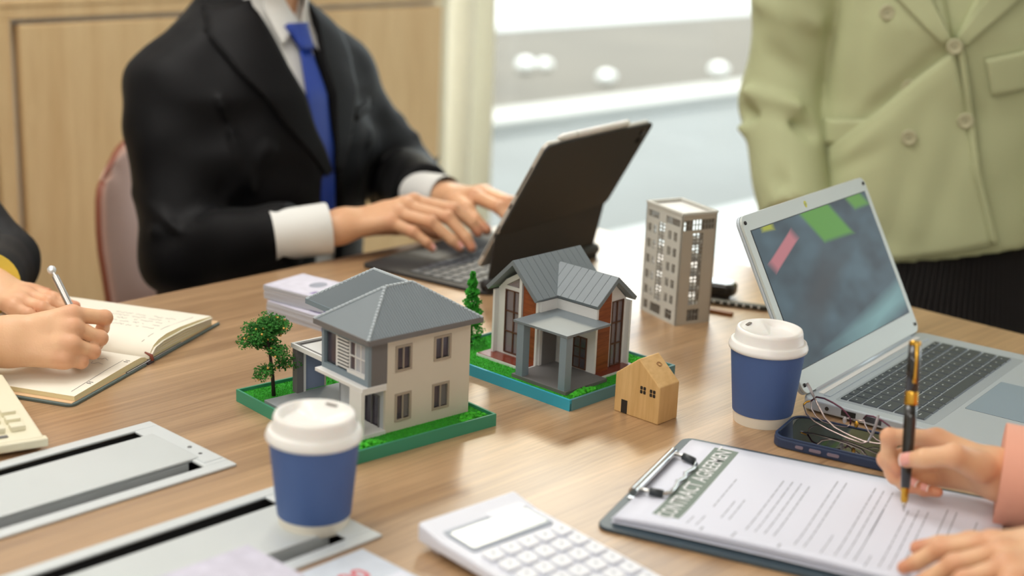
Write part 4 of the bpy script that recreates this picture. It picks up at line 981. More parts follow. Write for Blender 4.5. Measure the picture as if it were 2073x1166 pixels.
# corner at 0, local x runs back, y to the left
mb = MB(); mb.slab([(0,0,.0040),(.16,0,.0040),(.16,0,.024),(.014,0,.0150),(0,0,.0140)][::-1], (0,.105,0)); mb.build('body', M_CALC, cc, bevel=.002)
mb = MB(); mb.box(-.004,-.003,.0045,.006,.108,.0130).build('front_lip', M_CALC, cc, bevel=.0015)
for q_, (x, y_) in enumerate(((.018,.012),(.018,.03),(.018,.048),(.018,.066),(.036,.012),(.036,.03),(.036,.048),(.036,.066),(.054,.012),(.054,.03),(.054,.048),(.054,.066))):
    bar('key', (x,y_,.0140+x*.06), (x+.012,y_+.013,.0195+x*.06), M_CALC, cc, bevel=.001)
bar('dark_label', (.008,.030,.0150), (.013,.085,.0156), M_DKGREY, cc)
for x, y_ in ((.01,.01),(.14,.01),(.01,.09),(.14,.09)): bar('foot', (x,y_,0), (x+.01,y_+.008,.0045), M_RUB, cc)

# ---------------------------------------------------------------- notebook
M_NCOV = mat('grey_green_notebook_cover', (92, 108, 106), 0.5)
M_NLIN = mat('peach_cover_lining', (226, 188, 146), 0.6)
M_NPAG = mat('cream_page', (242, 236, 220), 0.7)
M_NEDG = mat('cream_page_edges', (236, 224, 178), 0.7, var=0.10, vscale=900, stretch=(.05,.05,8))
M_NSP = mat('dark_spine_cloth', (78, 70, 74), 0.7)
nbk = thing('notebook', 'open notebook with cream pages and handwriting, grey-green cover, under the writing hand', 'notebook', (-.3935, 1.5116, TZ), math.atan2(.957,.288))
# local x along the near edge (away from camera), y across the page to the left
NH = .213
MB().prism(rrect(.1460, NH+.008, .008, 4, -.1500, -.004), 0, .0030).build('cover', M_NCOV, nbk, bevel=.0008); MB().prism(rrect(.1560, NH+.008, .008, 4, .0040, -.004), 0, .0030).build('cover', M_NCOV, nbk, bevel=.0008)
bar('spine', (-.0060,-.004,0), (.0060,NH+.004,.0026), M_NSP, nbk)
MB().box(-.1470,-.0010,.0030,-.046,NH,.0036).build('lining', M_NLIN, nbk); MB().box(.070,-.0010,.0030,.1570,NH,.0036).build('lining', M_NLIN, nbk)
MB().box(-.046,-.0030,.0030,.070,NH,.0036).build('spine_lining', M_NSP, nbk)
MB().box(-.046,-.0026,.0036,.070,-.0020,.0038).build('stitching', M_WHITEB, nbk)
def page_block(prof, name, mtop, mside):
    """prof: list of (x, ztop); bottom at the lining"""
    mb = MB(); n_ = len(prof); zb = .0037
    vs = [(x,0,zb) for x,_ in prof]+[(x,0,z) for x,z in prof]+[(x,NH-.003,zb) for x,_ in prof]+[(x,NH-.003,z) for x,z in prof]
    fs = []; 
    for i in range(n_-1):
        a, b = i, i+1
        mb2 = (a, b, n_+b, n_+a); fs += [mb2, (2*n_+b, 2*n_+a, 3*n_+a, 3*n_+b), (n_+a, n_+b, 3*n_+b, 3*n_+a)]
    fs += [(0, n_, 3*n_, 2*n_), (n_-1, 3*n_-1, 4*n_-1, 2*n_-1)]
    mb.add(vs, fs); mb.mi = []
    for i in range(n_-1): mb.mi += [1,1,0]
    mb.mi += [1,1]
    return mb.build(name, [mtop, mside], nbk, smooth=True, sharp=40)
pb = page_block([(.002,.0045),(.005,.0110),(.012,.0170),(.022,.0205),(.040,.0225),(.070,.0215),(.110,.0180),(.1420,.0140)], 'far_pages', M_NPAG, M_NEDG)
pa = page_block([(-.1400,.0085),(-.100,.0094),(-.060,.0104),(-.030,.0110),(-.014,.0108),(-.006,.0085),(-.002,.0045)], 'near_pages', M_NPAG, M_NEDG)
for k in range(4):                                                   # single leaves lifting off the far block
    z0 = .0030+.0038*k
    pr = [(.004,.0050+.001*k),(.012,.0075+.0022*k),(.030,.0078+.0030*k),(.075,.0070+.0034*k),(.1410,.0062+.0020*k)]
    mb = MB().add([(x,-.0012-.0004*k,z) for x,z in pr]+[(x,-.0012-.0004*k,z+.0005) for x,z in pr]+[(x,.02,z) for x,z in pr]+[(x,.02,z+.0005) for x,z in pr],
        [f_ for i in range(4) for f_ in ((i,i+1,6+i,5+i),(5+i,6+i,16+i,15+i))]); mb.build('leaf', M_NPAG, nbk)
MB().tube([(-.001,-.006,.0040),(.002,-.003,.0085),(.000,.004,.0120)], [.0018,.0022,.0010], 6, flat=.4).build('ribbon', mat('brown_ribbon', (128, 58, 34), 0.6), nbk, smooth=True)
M_PEN = mat('graphite_handwriting', (120, 116, 120), 0.8)
hw = MB()
def scrib(x, y0, y1, zf, amp=.0022, step=.0013):
    y_ = y0; pts = []
    while y_ < y1:
        pts.append((x+rng.uniform(-amp, amp), y_, zf)); y_ += step*rng.uniform(.6,1.6)
        if rng.uniform() < .12 or y_ >= y1:
            if len(pts) > 2: hw.tube(pts, .00016, 3, cap=False)
            pts = []; y_ += .003
for x, z in ((.050,.0225),(.062,.0222),(.074,.0214),(.086,.0204),(.098,.0194)): scrib(x, .022, .100, z)
for x, y0, y1 in ((-.036,.026,.066),(-.050,.024,.040)): scrib(x, y0, y1, .0112, .004, .002)
hw.tube([(-.0300,.012,.0112),(-.0600,.012,.0107),(-.1300,.010,.0090)], .00022, 3, cap=False); hw.tube([(.014,.016,.0182),(.030,.014,.0219),(.060,.013,.0222),(.120,.012,.0172)], .00022, 3, cap=False)
for x in (-.030,-.034,-.100,-.104): hw.tube([(x,.004,.0112 if x > -.06 else .0097),(x,.009,.0112 if x > -.06 else .0097)], .0005, 3, cap=False)
hw.build('handwriting', M_PEN, nbk, kind='stuff')
# silver pen in the writing hand
def pen_frame(tip, top):
    a = Vector(tip); b = Vector(top); d = (b-a); q = d.to_track_quat('Z', 'Y'); return a, q, d.length
M_SIL = mat('silver_pen_metal', (186, 182, 178), 0.22, metal=0.9)
a, q, ln_ = pen_frame(T(-.4640,1.5325,.0125), T(-.5205,1.5915,.0785))
sp = thing('ballpoint_pen', 'silver ballpoint pen with a round crystal top in the writing hand', 'pen', a); sp.rotation_mode = 'QUATERNION'; sp.rotation_quaternion = q
MB().lathe([(.0003,0),(.0014,.006),(.0034,.014),(.0040,.03),(.0042,ln_-.014),(.0040,ln_-.010),(.0022,ln_-.009),(.0020,ln_-.005)], 18).build('barrel', M_SIL, sp, smooth=True, sharp=40)
MB().ball((0,0,ln_), .0052, 2).build('crystal', mat('crystal_top', (226, 234, 240), 0.08, spec=0.9, metal=0.3), sp)
MB().box(-.0012,-.0058,ln_-.048,.0012,-.0044,ln_-.010).build('pocket_clip', M_SIL, sp, bevel=.0004)
# fountain pen
M_LACQ = mat('black_lacquer', (14, 12, 13), 0.12, coat=0.6)
a, q, ln_ = pen_frame(T(.3489,1.1779,.0095), T(.3548,1.2250,.1507))
fp = thing('fountain_pen', 'black and gold fountain pen held upright over the contract', 'pen', a); fp.rotation_mode = 'QUATERNION'; fp.rotation_quaternion = q
MB().lathe([(.0002,0),(.0012,.004),(.0022,.009)], 14).build('nib', M_SIL, fp, smooth=True)
MB().lathe([(.0024,.008),(.0032,.010),(.0035,.019),(.0038,.021)], 18).build('gold_section', M_GOLD, fp, smooth=True, sharp=40)
MB().lathe([(.0040,.0205),(.0049,.040),(.0055,.080),(.0055,ln_-.056)], 24).build('barrel', M_LACQ, fp, smooth=True)
MB().lathe([(.0057,ln_-.056),(.0060,ln_-.055),(.0060,ln_-.0455),(.0057,ln_-.0445)], 24).build('gold_band', M_GOLD, fp, smooth=True, sharp=40)
MB().lathe([(.0057,ln_-.0445),(.0058,ln_-.02),(.0052,ln_-.004)], 24).build('cap', M_LACQ, fp, smooth=True)
MB().lathe([(.0053,ln_-.004),(.0054,ln_-.001),(.0046,ln_),(.0001,ln_+.0005)], 24).build('cap_ring', M_GOLD, fp, smooth=True, sharp=40)
cd_ = q.inverted() @ Vector((-.05,-1,0)); cang = math.atan2(cd_.y, cd_.x)
m_ = MB(); m_.M = Matrix.Rotation(cang, 4, 'Z'); m_.tube([(.0052,0,ln_-.002),(.0080,0,ln_-.004),(.0080,0,ln_-.020),(.0072,0,ln_-.032),(.0066,0,ln_-.037)], [.0021,.0019,.0013,.0013,.0021], 10).build('pocket_clip', M_GOLD, fp, smooth=True)

# ---------------------------------------------------------------- banknotes, papers, keys
M_NOTE = mat('lilac_banknote', (206, 204, 220), 0.7, var=0.10, vscale=70)
M_NOTEE = mat('banknote_edges', (196, 198, 206), 0.8)
M_NOTEP = mat('violet_note_print', (150, 140, 178), 0.8, var=0.3, vscale=160)
M_NOTEB = mat('grey_note_print', (158, 162, 176), 0.8)
M_NOTER = mat('salmon_note_print', (226, 170, 160), 0.8)
M_BAND = mat('violet_paper_band', (120, 112, 170), 0.6)
def bundle(x, y, z, rz, label, n=12, hh=.017, col=True):
    t = thing('banknote_bundle', label, 'banknotes', T(x, y, z), rz, 'bundles of banknotes')
    m0 = None
    for k in range(n):
        if m0 is None: o = m0 = MB().box(0,0,0,.156,.070,hh/n*.86).build('banknote', M_NOTEE, t)
        else: o = m0.copy(); COL.objects.link(o); o.parent = t
        o.location = (rng.uniform(-.0012,.0012), rng.uniform(-.0008,.0008), hh/n*k)
    tp_ = MB().box(.0,.0,hh-.0002,.156,.070,hh).build('top_note', M_NOTE, t)
    if not col: return t
    MB().prism(rrect(.146,.060,.004,3,.005,.005), hh, hh+.0001).build('note_field', mat('pale_note_field', (216, 214, 228), 0.75, var=.06, vscale=90), tp_)
    MB().prism([(.050+.010*math.cos(R(a_)), .043+.013*math.sin(R(a_))) for a_ in range(0,360,20)], hh+.0001, hh+.0002).build('note_medallion', M_NOTEB, tp_)
    MB().prism(rrect(.050,.012,.002,3,.066,.008), hh+.0001, hh+.0002).build('note_stripe', M_NOTEP, tp_); MB().prism(rrect(.034,.030,.004,3,.118,.014), hh+.0001, hh+.0002).build('note_stamp', M_NOTER, tp_)
    MB().prism(rrect(.030,.026,.006,3,.074,.030), hh+.0001, hh+.0002).build('note_stamp', M_NOTEP, tp_)
    m_ = MB().box(.098,-.0006,-.0001,.104,.0006,hh+.0005).box(.098,.0,hh+.0002,.104,.070,hh+.0006).box(.098,.0694,-.0001,.104,.0708,hh+.0005); m_.build('paper_band', M_BAND, t)
    return t
bundle(-.2985, 1.7110, 0, R(-39), 'lower bundle of lilac banknotes stacked behind the cream model house')
bundle(-.3030, 1.7180, .0182, R(-34), 'upper bundle of lilac banknotes, turned slightly, behind the cream model house')
bundle(-.1970, 1.0400, .0035, R(227), 'bundle of lilac banknotes on the front cable box, cut by the bottom edge', n=8, hh=.016, col=False)
lf_ = thing('leaflet', 'pale blue leaflet with red figures at the bottom edge beside the cable box', 'leaflet', T(-.1120, 1.0800, 0), R(-43))
MB().box(0,-.075,0,.150,0,.0006).build('sheet', mat('pale_blue_paper', (206, 214, 226), 0.7, var=.05, vscale=60), lf_)
text_mesh('red_figures', '100', .026, mat('red_print', (214, 110, 116), 0.8), lf_, Matrix.Translation((.034,-.044,.0008)) @ Matrix.Rotation(R(88), 4, 'Z'), bold=.0006)
bar('white_panel', (.050,-.072,.0006), (.146,-.003,.0008), M_PAPER, lf_)
ck = thing('car_key', 'dark car key fob with a bright top, lying behind the grey tower', 'key', T(.2760, 1.8730, 0), R(-20))
MB().prism(rrect(.048,.034,.012,6,-.026,-.017), .0050, .0200).build('fob', mat('dark_key_fob', (40, 38, 34), 0.25), ck, bevel=.004, seg=3)
MB().prism(rrect(.040,.026,.010,6,-.022,-.013), .0200, .0216).build('top_plate', M_CHROME, ck, bevel=.0006)
MB().lathe([(.016,0),(.016,.0052)], 20, -.002, 0).build('fob_base', M_RUB, ck)
kr = thing('key_strap', 'black key strap with bright studs lying behind the grey tower', 'key strap', T(.2560, 1.8420, 0), R(-19))
MB().prism(rrect(.080,.012,.006,5,0,-.006), .0006, .0062).build('strap', mat('dark_olive_leather', (44, 42, 34), 0.5), kr, bevel=.001)
for k in range(7): MB().ball((.010+.0098*k,-.0062,.0038), .0025, 1, (1,.5,.9)).build('stud', M_CHROME, kr, smooth=True)
wd = thing('wooden_tag', 'small brown wooden tag lying at the foot of the grey tower', 'key tag', T(.2520, 1.8030, 0), R(-28))
MB().prism(rrect(.034,.010,.003,4,0,-.005), 0, .0040).build('tag', mat('brown_tag_wood', (140, 84, 40), 0.5, var=.15, vscale=80), wd, bevel=.0006)
# ================================================================== PEOPLE  (signed-distance modelling, meshed with surface nets)
def rc(P, a, b, ra, rb):
    a = np.asarray(a, np.float32); b = np.asarray(b, np.float32); ba = b-a; h = np.clip(((P-a) @ ba)/max(1e-9, float(ba @ ba)), 0, 1)
    return np.linalg.norm(P-a-h[..., None]*ba, axis=-1)-(ra+(rb-ra)*h)
def ellip(P, c, r):
    q = (P-np.asarray(c, np.float32)); r = np.asarray(r, np.float32); k0 = np.linalg.norm(q/r, axis=-1); k1 = np.linalg.norm(q/(r*r), axis=-1)
    return k0*(k0-1)/np.maximum(k1, 1e-6)
def smin(a, b, k):
    h = np.clip(.5+.5*(b-a)/k, 0, 1); return b+(a-b)*h-k*h*(1-h)
def smax(a, b, k): return -smin(-a, -b, k)
def chain(P, pts, rs, k=.004):
    d = None
    for i in range(len(pts)-1):
        e = rc(P, pts[i], pts[i+1], rs[i], rs[i+1]); d = e if d is None else smin(d, e, k)
    return d
def snet(f, lo, hi, h):
    """surface nets: vertices and quads of the zero level of f"""
    lo = np.asarray(lo, float); hi = np.asarray(hi, float); n = np.ceil((hi-lo)/h).astype(int)+1
    ax = [lo[i]+h*np.arange(n[i]) for i in range(3)]
    F = np.empty(n, np.float32)
    st = max(1, int(400000/(n[1]*n[2])))
    for i in range(0, n[0], st):
        g = np.stack(np.meshgrid(ax[0][i:i+st], ax[1], ax[2], indexing='ij'), -1).astype(np.float32); F[i:i+st] = f(g)
    I = F < 0
    c = [F[a:n[0]-1+a, b:n[1]-1+b, d:n[2]-1+d] for a in (0,1) for b in (0,1) for d in (0,1)]
    cnt = sum((q < 0).astype(np.int8) for q in c); act = (cnt > 0) & (cnt < 8)
    idx = -np.ones(act.shape, np.int64); ids = np.argwhere(act); idx[act] = np.arange(len(ids))
    C8 = np.stack([q[act] for q in c], -1); offs = np.array([(a,b,d) for a in (0,1) for b in (0,1) for d in (0,1)], float)
    acc = np.zeros((len(ids),3)); num = np.zeros(len(ids))
    for i in range(8):
        for j in range(i+1, 8):
            if np.abs(offs[i]-offs[j]).sum() != 1: continue
            fi, fj = C8[:,i], C8[:,j]; m = (fi < 0) != (fj < 0)
            t = np.where(m, fi/np.where(m, fi-fj, 1), 0)
            acc += np.where(m[:,None], offs[i]+(offs[j]-offs[i])*t[:,None], 0); num += m
    V = lo+h*(ids+acc/num[:,None]); Q = []
    for d in range(3):
        e1, e2 = [(1,2),(2,0),(0,1)][d]
        A = I.take(range(n[d]-1), d); B = I.take(range(1,n[d]), d); X = np.argwhere(A != B); 
        if len(X) == 0: continue
        ok = np.ones(len(X), bool)
        for e in (e1, e2): ok &= (X[:,e] > 0) & (X[:,e] < n[e]-1)
        X = X[ok]; s = A[X[:,0],X[:,1],X[:,2]]
        o1 = np.zeros(3,int); o1[e1] = 1; o2 = np.zeros(3,int); o2[e2] = 1
        q = np.stack([idx[tuple((X-o1-o2).T)], idx[tuple((X-o2).T)], idx[tuple(X.T)], idx[tuple((X-o1).T)]], -1)
        q[~s] = q[~s][:, ::-1]; Q.append(q)
    Q = np.concatenate(Q); Q = Q[(Q >= 0).all(1)]
    return V, Q
def sdf_obj(name, pieces, m, parent=None, kind=None):
    vs, fs, o_ = [], [], 0
    for V, Q in pieces: vs.append(V); fs.append(Q+o_); o_ += len(V)
    V = np.concatenate(vs); Q = np.concatenate(fs)
    me = bpy.data.meshes.new(name); me.vertices.add(len(V)); me.vertices.foreach_set('co', V.astype(np.float32).ravel())
    me.loops.add(len(Q)*4); me.loops.foreach_set('vertex_index', Q.astype(np.int32).ravel())
    me.polygons.add(len(Q)); me.polygons.foreach_set('loop_start', np.arange(0, len(Q)*4, 4, dtype=np.int32))
    me.polygons.foreach_set('use_smooth', np.ones(len(Q), bool)); me.update(calc_edges=True); me.validate()
    if m: me.materials.append(m)
    o = bpy.data.objects.new(name, me); COL.objects.link(o)
    if parent: o.parent = parent
    return o
def vnoise(P, s, seed=0):
    q = P*s+seed*17.3
    return (np.sin(q[...,0]*1.7+1.3*np.sin(q[...,1]*1.1+seed))+np.sin(q[...,1]*2.1+1.2*np.sin(q[...,2]*1.3+2))+np.sin(q[...,2]*1.9+1.4*np.sin(q[...,0]*1.2+4)))/3
def tubeprof(P, prof):
    """upright body: prof rows (z, half width, half depth, y centre); stretched ellipse sections"""
    pr = np.array(prof, float); z = P[...,2]
    w = np.interp(z, pr[:,0], pr[:,1]); d = np.interp(z, pr[:,0], pr[:,2]); yc = np.interp(z, pr[:,0], pr[:,3])
    x = P[...,0]/w; y = (P[...,1]-yc)/d; r = (np.abs(x)**2.3+np.abs(y)**2.3)**(1/2.3)
    e = (r-1)*np.minimum(w, d)
    return np.maximum(e, np.maximum(pr[0,0]-z, z-pr[-1,0]))

def skin_mat(name, rgb, red, rough=0.45):
    m = mat(name, rgb, rough, spec=0.4, sub=0.12, bump=0.10, bscale=500)
    nt = m.node_tree; b = nt.nodes['Principled BSDF']; L = nt.links
    at_ = nt.nodes.new('ShaderNodeAttribute'); at_.attribute_name = 'flush'
    n = nt.nodes.new('ShaderNodeTexNoise'); n.inputs['Scale'].default_value = 60; n.inputs['Detail'].default_value = 3
    tc = nt.nodes.new('ShaderNodeTexCoord'); L.new(tc.outputs['Object'], n.inputs['Vector'])
    ad = nt.nodes.new('ShaderNodeMath'); ad.operation = 'MULTIPLY_ADD'; ad.inputs[1].default_value = .35; L.new(n.outputs['Fac'], ad.inputs[0]); L.new(at_.outputs['Fac'], ad.inputs[2])
    sb = nt.nodes.new('ShaderNodeMath'); sb.operation = 'SUBTRACT'; sb.use_clamp = True; sb.inputs[1].default_value = .12; L.new(ad.outputs[0], sb.inputs[0])
    mx = nt.nodes.new('ShaderNodeMixRGB'); mx.inputs[1].default_value = (*lin(rgb), 1); mx.inputs[2].default_value = (*lin(red), 1); L.new(sb.outputs[0], mx.inputs[0]); L.new(mx.outputs[0], b.inputs['Base Color'])
    return m
M_SKIN = skin_mat('warm_light_skin', (234, 188, 148), (206, 122, 92))
M_SKINM = skin_mat('tan_skin', (224, 174, 134), (196, 112, 86))
M_NAIL = mat('pink_fingernail', (232, 166, 154), 0.25, spec=0.5)
M_NAILT = mat('nail_white_edge', (244, 226, 214), 0.3)

FR = {'index': (.0098,.0086,.0076,.0062), 'middle': (.0100,.0088,.0078,.0064), 'ring': (.0096,.0083,.0073,.0060), 'pinky': (.0088,.0074,.0064,.0053), 'thumb': (.0135,.0108,.0098,.0074)}
def hand_sdf(J, s, arm, arm_r):
    """J: joints per finger (MCP, PIP, DIP, tip); thumb: base, MCP, IP, tip; wrist: two points; arm: extra forearm points"""
    J = {k: [np.array(p, float) for p in v] for k, v in J.items()}
    w0, w1 = J['wrist']; mc = [J[f][0] for f in ('index','middle','ring','pinky')]
    lat = mc[0]-mc[3]; lat /= np.linalg.norm(lat)
    def f(P):
        palm = None
        offs = (.016, .005, -.006, -.016)
        for i, m_ in enumerate(mc):
            e = rc(P, w1+lat*offs[i]*s*.85, m_, .0145*s, .0102*s); palm = e if palm is None else smin(palm, e, .010*s)
        for i in range(3): palm = smin(palm, rc(P, mc[i]*.86+w1*.14, mc[i+1]*.86+w1*.14, .0098*s, .0092*s), .008*s)
        th = J['thumb']
        palm = smin(palm, rc(P, w1+lat*.010*s, th[1], .0135*s, .0112*s), .014*s)
        palm = smin(palm, rc(P, th[0], mc[0]*.6+w1*.4, .0115*s, .0090*s), .012*s)
        fa = None
        pts = [w1]+[np.array(a, float) for a in ([w0]+list(arm))]
        for sg in (-1, 1):
            q = [p+lat*sg*.0075*s*(1 if i < 2 else .6) for i, p in enumerate(pts)]
            e = chain(P, q, [.0182*s]+[r_ for r_ in arm_r], .01); fa = e if fa is None else smin(fa, e, .012)
        d = smin(palm, fa, .016*s)
        fing = None
        for n_ in ('index','middle','ring','pinky','thumb'):
            p = J[n_]; r_ = [q*s for q in FR[n_]]
            e = chain(P, p, r_, .003*s)
            e = smin(e, np.linalg.norm(P-np.asarray(p[1],np.float32), axis=-1)-r_[1]*1.06, .003*s)   # knuckle
            if n_ != 'thumb': e = smin(e, np.linalg.norm(P-np.asarray(p[0],np.float32), axis=-1)-r_[0]*1.08, .004*s)
            fing = e if fing is None else smin(fing, e, .0016)
        return smin(d, fing, .0055*s)
    return f, J
def hand_mesh(J, s, arm, arm_r, h=.0021):
    f, Jn = hand_sdf(J, s, arm, arm_r)
    allp = np.array([p for v in Jn.values() for p in v]+[np.array(a) for a in arm[:1]])
    return snet(f, allp.min(0)-.032*s, allp.max(0)+.032*s, h), Jn
def add_flush(o, hands, s=1.0):
    co = np.empty(len(o.data.vertices)*3, np.float32); o.data.vertices.foreach_get('co', co); co = co.reshape(-1,3); v = np.zeros(len(co), np.float32)
    for J in hands:
        for n_ in ('index','middle','ring','pinky','thumb'):
            for i, (rad, amt) in enumerate(((.013,.45),(.010,.55),(.007,.25),(.012,.65))):
                d = np.linalg.norm(co-np.asarray(J[n_][i], np.float32), axis=1); v = np.maximum(v, amt*np.clip(1.35-d/rad, 0, 1))
    a = o.data.attributes.new('flush', 'FLOAT', 'POINT'); a.data.foreach_set('value', v)
def nail(parent, base, tip, up, w, ln, off, name='fingernail'):
    base, tip, up = Vector(base), Vector(tip), Vector(up).normalized(); d = (tip-base).normalized(); up = (up-d*up.dot(d)).normalized(); sd = d.cross(up)
    vs, fs = [], []
    for i in range(9):
        for j in range(7):
            a = R(-62+124*j/6); t = i/8; ww = w*(1-.18*(1-math.sin(math.pi*min(1,t+.35)/1.35*.5+.2)))
            p = tip+d*(ln*(t-1)+.0035)+sd*(math.sin(a)*ww)+up*(off*(math.cos(a)*.9+.1)+.0004-.0012*t*t)
            vs.append(tuple(p))
    for i in range(8):
        for j in range(6): fs.append((i*7+j, i*7+j+1, (i+1)*7+j+1, (i+1)*7+j))
    mb = MB().add(vs, fs); mb.mi = [1 if k >= 42 else 0 for k in range(len(fs))]
    o = mb.build(name, [M_NAIL, M_NAILT], parent, smooth=True); so = o.modifiers.new('t', 'SOLIDIFY'); so.thickness = .0006; so.offset = 0
    return o
def auto_nails(body, J, names, s):
    for n_ in names:
        p = [Vector(q) for q in J[n_]]; up = p[2]-(p[1]+p[3])*.5; d = (p[3]-p[2]).normalized(); up = up-d*up.dot(d)
        if up.length < 1e-5: continue
        nail(body, p[2], p[3], up, FR[n_][3]*s*.80, .0095*s, FR[n_][3]*s*1.0)
def loc2w(O, ang): return Matrix.Translation(Vector(O)) @ Matrix.Rotation(ang, 4, 'Z')
def to_world(M, pieces):
    A = np.array(M); return [(V @ A[:3,:3].T+A[:3,3], Q) for V, Q in pieces]
def to_local(M, p): q = M.inverted() @ Vector(p); return (q.x, q.y, q.z)
def project_patch(f, left, right, nu, nv, dirn, start, off, thick, name, m, parent, smooth=True, curve=None):
    """ruled strip between two poly-lines given as (x,z) pairs, laid onto the zero level of f along dirn (y)"""
    left = np.array(left, float); right = np.array(right, float)
    def resample(a, n): 
        t = np.r_[0, np.cumsum(np.linalg.norm(np.diff(a, axis=0), axis=1))]; t /= t[-1]; u = np.linspace(0, 1, n); return np.stack([np.interp(u, t, a[:,0]), np.interp(u, t, a[:,1])], -1)
    l, r = resample(left, nv), resample(right, nv); u = np.linspace(0, 1, nu)[None,:,None]; G = l[:,None]*(1-u)+r[:,None]*u
    P = np.zeros((nv, nu, 3), np.float32); P[...,0] = G[...,0]; P[...,2] = G[...,1]; P[...,1] = start
    for _ in range(60):
        d = f(P); P[...,1] += dirn*np.clip(d, -.01, .03)*.7
    bad = f(P) > .006
    for i in range(nv):                                            # points that miss the body take the place of their nearest neighbour in the row
        g = np.where(~bad[i])[0]
        for j in (np.where(bad[i])[0] if len(g) else ()): P[i, j] = P[i, g[np.argmin(np.abs(g-j))]]
    keep = ~bad.all(1); P = P[keep]; nv = len(P)
    P[...,1] -= dirn*off
    V = P.reshape(-1,3).astype(float); Q = [(i*nu+j, i*nu+j+1, (i+1)*nu+j+1, (i+1)*nu+j) for i in range(nv-1) for j in range(nu-1)]
    mb = MB().add([tuple(v) for v in V], Q); o = mb.build(name, m, parent, smooth=smooth)
    so = o.modifiers.new('t', 'SOLIDIFY'); so.thickness = thick; so.offset = 0
    return o, P
def simple_head(c, s, fwd_y=1, tilt=(0,0)):
    """face looks along +y of the local frame; c = centre of the skull"""
    c = np.array(c, float)
    def f(P):
        q = P-c.astype(np.float32)
        d = ellip(q, (0,-.012,.025), (.074*s,.092*s,.092*s)); d = smin(d, ellip(q, (0,.018,-.030), (.058*s,.066*s,.082*s)), .03)
        d = smin(d, ellip(q, (0,.052*s,-.088*s), (.026*s,.026*s,.022*s)), .02)
        d = smin(d, rc(q, (0,.082*s,.012*s), (0,.101*s,-.026*s), .008*s, .0125*s), .012); d = smin(d, ellip(q, (0,.098*s,-.030*s), (.017*s,.010*s,.009*s)), .008)
        for sg in (-1, 1):
            d = smax(d, -ellip(q, (sg*.032*s,.096*s,.016*s), (.018*s,.016*s,.011*s)), .010)
            d = smin(d, ellip(q, (sg*.032*s,.0745*s,.0185*s), (.0150*s,.0130*s,.0100*s)), .003); d = smin(d, ellip(q, (sg*.032*s,.0735*s,.0075*s), (.0145*s,.0125*s,.0070*s)), .003)
            d = smin(d, rc(q, (sg*.016*s,.086*s,.036*s), (sg*.046*s,.076*s,.036*s), .006*s, .004*s), .010)
            d = smin(d, ellip(q, (sg*.076*s,-.006*s,-.004*s), (.009*s,.020*s,.032*s)), .006)
        d = smin(d, rc(q, (-.020*s,.080*s,-.058*s), (.020*s,.080*s,-.058*s), .0065*s, .0065*s), .005); d = smin(d, rc(q, (-.016*s,.079*s,-.070*s), (.016*s,.079*s,-.070*s), .0075*s, .0075*s), .004)
        return d
    return f
def hair_cap(c, s, long=0.0):
    c = np.array(c, float)
    def f(P):
        q = P-c.astype(np.float32)
        d = ellip(q, (0,-.020*s,.036*s), (.086*s,.100*s,.094*s))
        if long: d = smin(d, rc(q, (0,-.060*s,.0), (0,-.075*s,-long), .080*s, .062*s), .04)
        d = d+.0025*np.sin(q[...,0]*260)*np.cos(q[...,1]*60)
        cut = ellip(q, (0,.085*s,-.042*s), (.075*s,.090*s,.098*s)); d = smax(d, -cut, .012)
        return np.maximum(d, -.075*s-long-q[...,2])
    return f
M_HAIR = mat('black_hair', (26, 22, 20), 0.4, bump=0.4, bscale=400, stretch=(1,1,.1))
M_EYE = mat('eye_white', (236, 232, 226), 0.15); M_IRIS = mat('dark_iris', (46, 30, 22), 0.1); M_LIP = mat('lip_rose', (190, 104, 96), 0.4)
def face_bits(body, M, c, s, brow=True):
    for sg in (-1, 1):
        p = M @ Vector((c[0]+sg*.032*s, c[1]+.0735*s, c[2]+.0125*s))
        MB().ball(p, .0118*s, 2).build('eye', M_EYE, body, smooth=True)
        q = M @ Vector((c[0]+sg*.032*s, c[1]+.0808*s, c[2]+.0125*s)); MB().ball(q, .0052*s, 2).build('iris', M_IRIS, body, smooth=True)
        b = [M @ Vector((c[0]+sg*x*s, c[1]+y*s, c[2]+z*s)) for x, y, z in ((.014,.0905,.036),(.030,.0885,.041),(.048,.077,.037))]
        MB().tube(b, .0030*s, 6, flat=.6).build('eyebrow', M_HAIR, body, smooth=True)
    b = [M @ Vector((c[0]+x*s, c[1]+y*s, c[2]-.0635*s)) for x, y in ((-.020,.081),(0,.0885),(.020,.081))]
    MB().tube(b, [.0030*s,.0042*s,.0030*s], 8).build('lips', M_LIP, body, smooth=True)

# ---------------------------------------------------------------- fabrics
M_SUIT = mat('black_suit_wool', (6, 6, 9), 0.55, spec=0.17, bump=0.12, bscale=1500)
M_SUIT.node_tree.nodes['Principled BSDF'].inputs['Sheen Weight'].default_value = 0.03
M_SHIRT = mat('white_shirt_cotton', (232, 232, 228), 0.7, bump=0.05, bscale=900)
M_TIE = mat('royal_blue_tie_silk', (26, 62, 158), 0.4, spec=0.5, bump=0.15, bscale=1200)
M_GREEN = mat('sage_green_blazer', (186, 192, 150), 0.75, bump=0.08, bscale=1400)
M_GREENL = mat('sage_green_button', (186, 184, 150), 0.45)
M_PLEAT = mat('black_pleated_cloth', (26, 22, 22), 0.7)
M_PINK = mat('salmon_pink_blouse', (240, 176, 152), 0.7, bump=0.08, bscale=900)
M_YEL = mat('yellow_cuff', (232, 206, 84), 0.65)
M_NAVY = mat('black_navy_jacket', (14, 15, 20), 0.65, bump=0.12, bscale=1200)
M_SHOE = mat('black_shoe_leather', (22, 20, 20), 0.3)
M_TROUS = mat('black_trousers', (15, 15, 17), 0.7)

